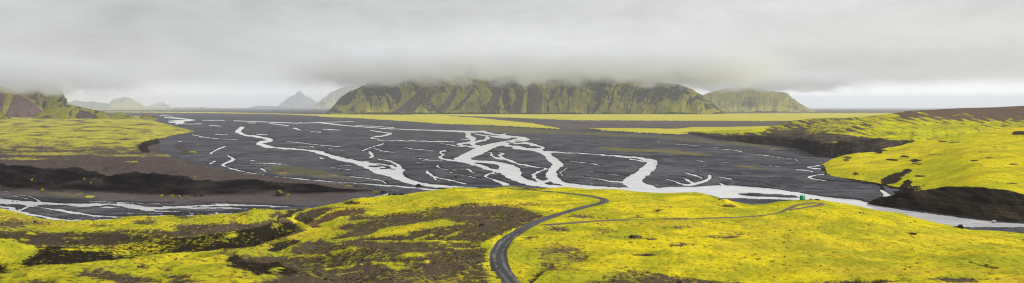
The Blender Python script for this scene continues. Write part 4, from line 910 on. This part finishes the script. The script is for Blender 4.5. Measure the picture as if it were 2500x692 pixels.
def cloud(name, label, lo, hi, base, thick, dens, seed, soft=120., sc=.0011):
    o = box(name, lo, hi)
    m = bpy.data.materials.new('cloud_' + str(seed)); m.use_nodes = True; nt = m.node_tree; n = nt.nodes; l = nt.links; n.clear()
    out = n.new('ShaderNodeOutputMaterial'); pv = n.new('ShaderNodeVolumePrincipled')
    pv.inputs['Color'].default_value = (.83, .85, .90, 1)
    g = n.new('ShaderNodeNewGeometry'); sp = n.new('ShaderNodeSeparateXYZ'); l.new(g.outputs['Position'], sp.inputs[0])
    mp = n.new('ShaderNodeMapping'); mp.inputs['Scale'].default_value = (sc, sc, sc * 1.6); mp.inputs['Location'].default_value = (seed, seed, 0); l.new(g.outputs['Position'], mp.inputs[0])
    t = n.new('ShaderNodeTexNoise'); t.inputs['Scale'].default_value = 1; t.inputs['Detail'].default_value = 7; t.inputs['Roughness'].default_value = .62; l.new(mp.outputs[0], t.inputs['Vector'])
    def M(op, a, b=0., c=0.):
        q = n.new('ShaderNodeMath'); q.operation = op
        for i, v in enumerate((a, b, c)):
            if isinstance(v, (int, float)): q.inputs[i].default_value = v
            else: l.new(v, q.inputs[i])
        return q.outputs[0]
    def MR(v, a, b):
        q = n.new('ShaderNodeMapRange'); q.interpolation_type = 'SMOOTHSTEP'; q.inputs['From Min'].default_value = a; q.inputs['From Max'].default_value = b; l.new(v, q.inputs['Value']); return q.outputs[0]
    zz = M('ADD', sp.outputs['Z'], M('MULTIPLY_ADD', t.outputs['Fac'], 1000, -500))
    f = M('MULTIPLY', MR(zz, base - soft, base + soft), MR(zz, base + thick + 330, base + thick - 120))
    mgx = (hi[0] - lo[0]) * .2; mgy = (hi[1] - lo[1]) * .12
    for ax, a, b, mg_ in (('X', lo[0], hi[0], mgx), ('Y', lo[1], hi[1], mgy)):
        f = M('MULTIPLY', f, MR(sp.outputs[ax], a, a + mg_)); f = M('MULTIPLY', f, MR(sp.outputs[ax], b, b - mg_))
    f = M('MULTIPLY', f, MR(sp.outputs['Z'], hi[2], hi[2] - 120)); f = M('MULTIPLY', f, MR(sp.outputs['Z'], lo[2], lo[2] + 60))
    l.new(M('MULTIPLY', f, dens), pv.inputs['Density']); l.new(pv.outputs[0], out.inputs['Volume'])
    o.data.materials.append(m)
    return tag(o, label, 'cloud', 'stuff')
cloud('cloud', 'grey cloud lying on the long mountain wall', (-3600, 9700, 200), (4200, 12600, 1150), 415, 220, .0034, 5, 60, .0024)
cloud('cloud', 'thin cloud cap on the paler right mountain', (3700, 14400, 280), (7400, 17400, 800), 425, 140, .0026, 9, 80, .0022)
cloud('cloud', 'cloud hiding the top of the left mountain', (-6500, 5900, 80), (-3700, 8000, 520), 185, 150, .0032, 14, 50, .003)

# ------------------------------------------------------------------ SKY, SUN, CAMERA
W = bpy.data.worlds.new('World'); S.world = W; W.use_nodes = True
nt = W.node_tree; n = nt.nodes; l = nt.links
bg = n['Background']
SUN_EL, SUN_AZ = 33, 112     # azimuth clockwise from +Y (view direction)
sky = n.new('ShaderNodeTexSky'); sky.sky_type = 'NISHITA'; sky.sun_disc = False
sky.sun_elevation = math.radians(SUN_EL); sky.sun_rotation = math.radians(SUN_AZ); sky.air_density = 1; sky.dust_density = 2
tc = n.new('ShaderNodeTexCoord'); sp = n.new('ShaderNodeSeparateXYZ'); l.new(tc.outputs['Generated'], sp.inputs[0])
def M(op, a, b=0., c=0.):
    q = n.new('ShaderNodeMath'); q.operation = op
    for i, v in enumerate((a, b, c)):
        if isinstance(v, (int, float)): q.inputs[i].default_value = v
        else: l.new(v, q.inputs[i])
    return q.outputs[0]
el = M('ARCSINE', sp.outputs['Z']); az = M('ARCTAN2', sp.outputs['X'], sp.outputs['Y'])
cv = n.new('ShaderNodeCombineXYZ'); l.new(az, cv.inputs[0]); l.new(el, cv.inputs[1])
def sn(sx, sy, det, w, dist=0):
    mp = n.new('ShaderNodeMapping'); mp.inputs['Scale'].default_value = (sx, sy, 1); mp.inputs['Location'].default_value = (w, w * 2, w)
    l.new(cv.outputs[0], mp.inputs[0]); t = n.new('ShaderNodeTexNoise'); t.inputs['Scale'].default_value = 1; t.inputs['Detail'].default_value = det
    t.inputs['Distortion'].default_value = dist; l.new(mp.outputs[0], t.inputs['Vector']); return t.outputs['Fac']
def blob(a0, e0, ra, re):   # soft cloud mass in the sky, radians
    d = M('ADD', M('POWER', M('DIVIDE', M('SUBTRACT', az, a0), ra), 2), M('POWER', M('DIVIDE', M('SUBTRACT', el, e0), re), 2))
    return M('EXPONENT', M('MULTIPLY', d, -1))
def AZ(p): return math.atan((p - CX) / F)
def EL(q): return math.atan((HY - q) / F)
big = sn(3.2, 14, 4, 3.0, .6); mid = sn(10, 27, 6, 8.0, .8); fine = sn(26, 60, 5, 2.0, 1)
el_w = M('ADD', el, M('MULTIPLY_ADD', sn(5, 3, 3, 6.), .018, -.009))
def MR(v, a, b, lo=0., hi=1.):
    q = n.new('ShaderNodeMapRange'); q.interpolation_type = 'SMOOTHSTEP'
    for k_, x_ in (('From Min', a), ('From Max', b), ('To Min', lo), ('To Max', hi)): q.inputs[k_].default_value = x_
    l.new(v, q.inputs['Value']); return q.outputs[0]
L_ = M('MULTIPLY_ADD', big, .26, .47)
L_ = M('MULTIPLY_ADD', mid, .26, L_); L_ = M('ADD', L_, M('MULTIPLY_ADD', fine, .10, -.145))
for a in ((280,75,420,95,-.15),(260,150,260,60,-.05),(900,30,500,50,-.07),(1300,120,420,75,.14),(2100,60,420,110,.08),(2200,175,330,42,-.10),(1250,70,200,40,.03),(60,60,70,60,.07),(1980,150,160,40,-.04)):
    L_ = M('MULTIPLY_ADD', blob(AZ(a[0]), EL(a[1]), a[2] / F, a[3] / F), a[4], L_)
# clear slot under the cloud deck
slot = MR(el_w, .036, .014)
sb = M('ADD', M('ADD', M('MULTIPLY', blob(AZ(480), EL(240), 330 / F, 60 / F), .5), blob(AZ(2350), EL(235), 520 / F, 60 / F)), M('MULTIPLY', blob(AZ(1500), EL(235), 600 / F, 60 / F), .3))
L_ = M('ADD', L_, M('MULTIPLY', M('MULTIPLY', slot, M('MINIMUM', sb, 1.)), M('MULTIPLY_ADD', fine, .35, 1.45)))
# overcast skies brighten overhead
L_ = M('MULTIPLY', L_, MR(el, .16, 1.0, .69, .82))
L_ = M('MULTIPLY', L_, MR(sp.outputs['Z'], -.25, -.02, .25, 1.0))
colr = n.new('ShaderNodeMix'); colr.data_type = 'RGBA'; l.new(blob(AZ(2250), EL(150), 420 / F, 90 / F), colr.inputs[0])
colr.inputs[6].default_value = (1.0, 1.005, 1.03, 1); colr.inputs[7].default_value = (1.0, 1.005, .985, 1)
vm = n.new('ShaderNodeVectorMath'); vm.operation = 'SCALE'; l.new(colr.outputs[2], vm.inputs[0]); l.new(L_, vm.inputs['Scale'])
vs = n.new('ShaderNodeVectorMath'); vs.operation = 'SCALE'; l.new(sky.outputs[0], vs.inputs[0]); vs.inputs['Scale'].default_value = .05
va = n.new('ShaderNodeMix'); va.data_type = 'RGBA'; va.inputs[0].default_value = .94; l.new(vs.outputs[0], va.inputs[6]); l.new(vm.outputs[0], va.inputs[7])
l.new(va.outputs[2], bg.inputs['Color']); bg.inputs['Strength'].default_value = 1.0

sd = bpy.data.lights.new('sun', 'SUN'); sd.energy = 2.3; sd.angle = math.radians(10); sd.color = (1, .985, .96)
so = bpy.data.objects.new('sun', sd); COL.objects.link(so)
a, e = math.radians(SUN_AZ), math.radians(SUN_EL)
dirv = Vector((math.sin(a) * math.cos(e), math.cos(a) * math.cos(e), math.sin(e)))
so.rotation_euler = dirv.to_track_quat('Z', 'Y').to_euler()

cd = bpy.data.cameras.new('camera'); co = bpy.data.objects.new('camera', cd); COL.objects.link(co)
co.location = (0, 0, 0); co.rotation_euler = (math.radians(90), 0, 0)
cd.sensor_width = 36; cd.lens = 36 * F / 2500; cd.shift_y = -(346 - HY) / 2500
cd.clip_start = .5; cd.clip_end = 400000
S.camera = co
S.view_settings.view_transform = 'Standard'; S.view_settings.look = 'None'; S.view_settings.exposure = .6; S.view_settings.gamma = 1
S.render.engine = 'CYCLES'
S.cycles.max_bounces = 6; S.cycles.diffuse_bounces = 2; S.cycles.glossy_bounces = 2; S.cycles.volume_bounces = 3
S.cycles.volume_step_rate = 1.0; S.cycles.volume_max_steps = 128
S.cycles.use_denoising = True
S.cycles.denoising_input_passes = 'RGB_ALBEDO_NORMAL'; S.cycles.denoising_prefilter = 'ACCURATE'
S.cycles.filter_width = 1.1; S.cycles.pixel_filter_type = 'BLACKMAN_HARRIS'
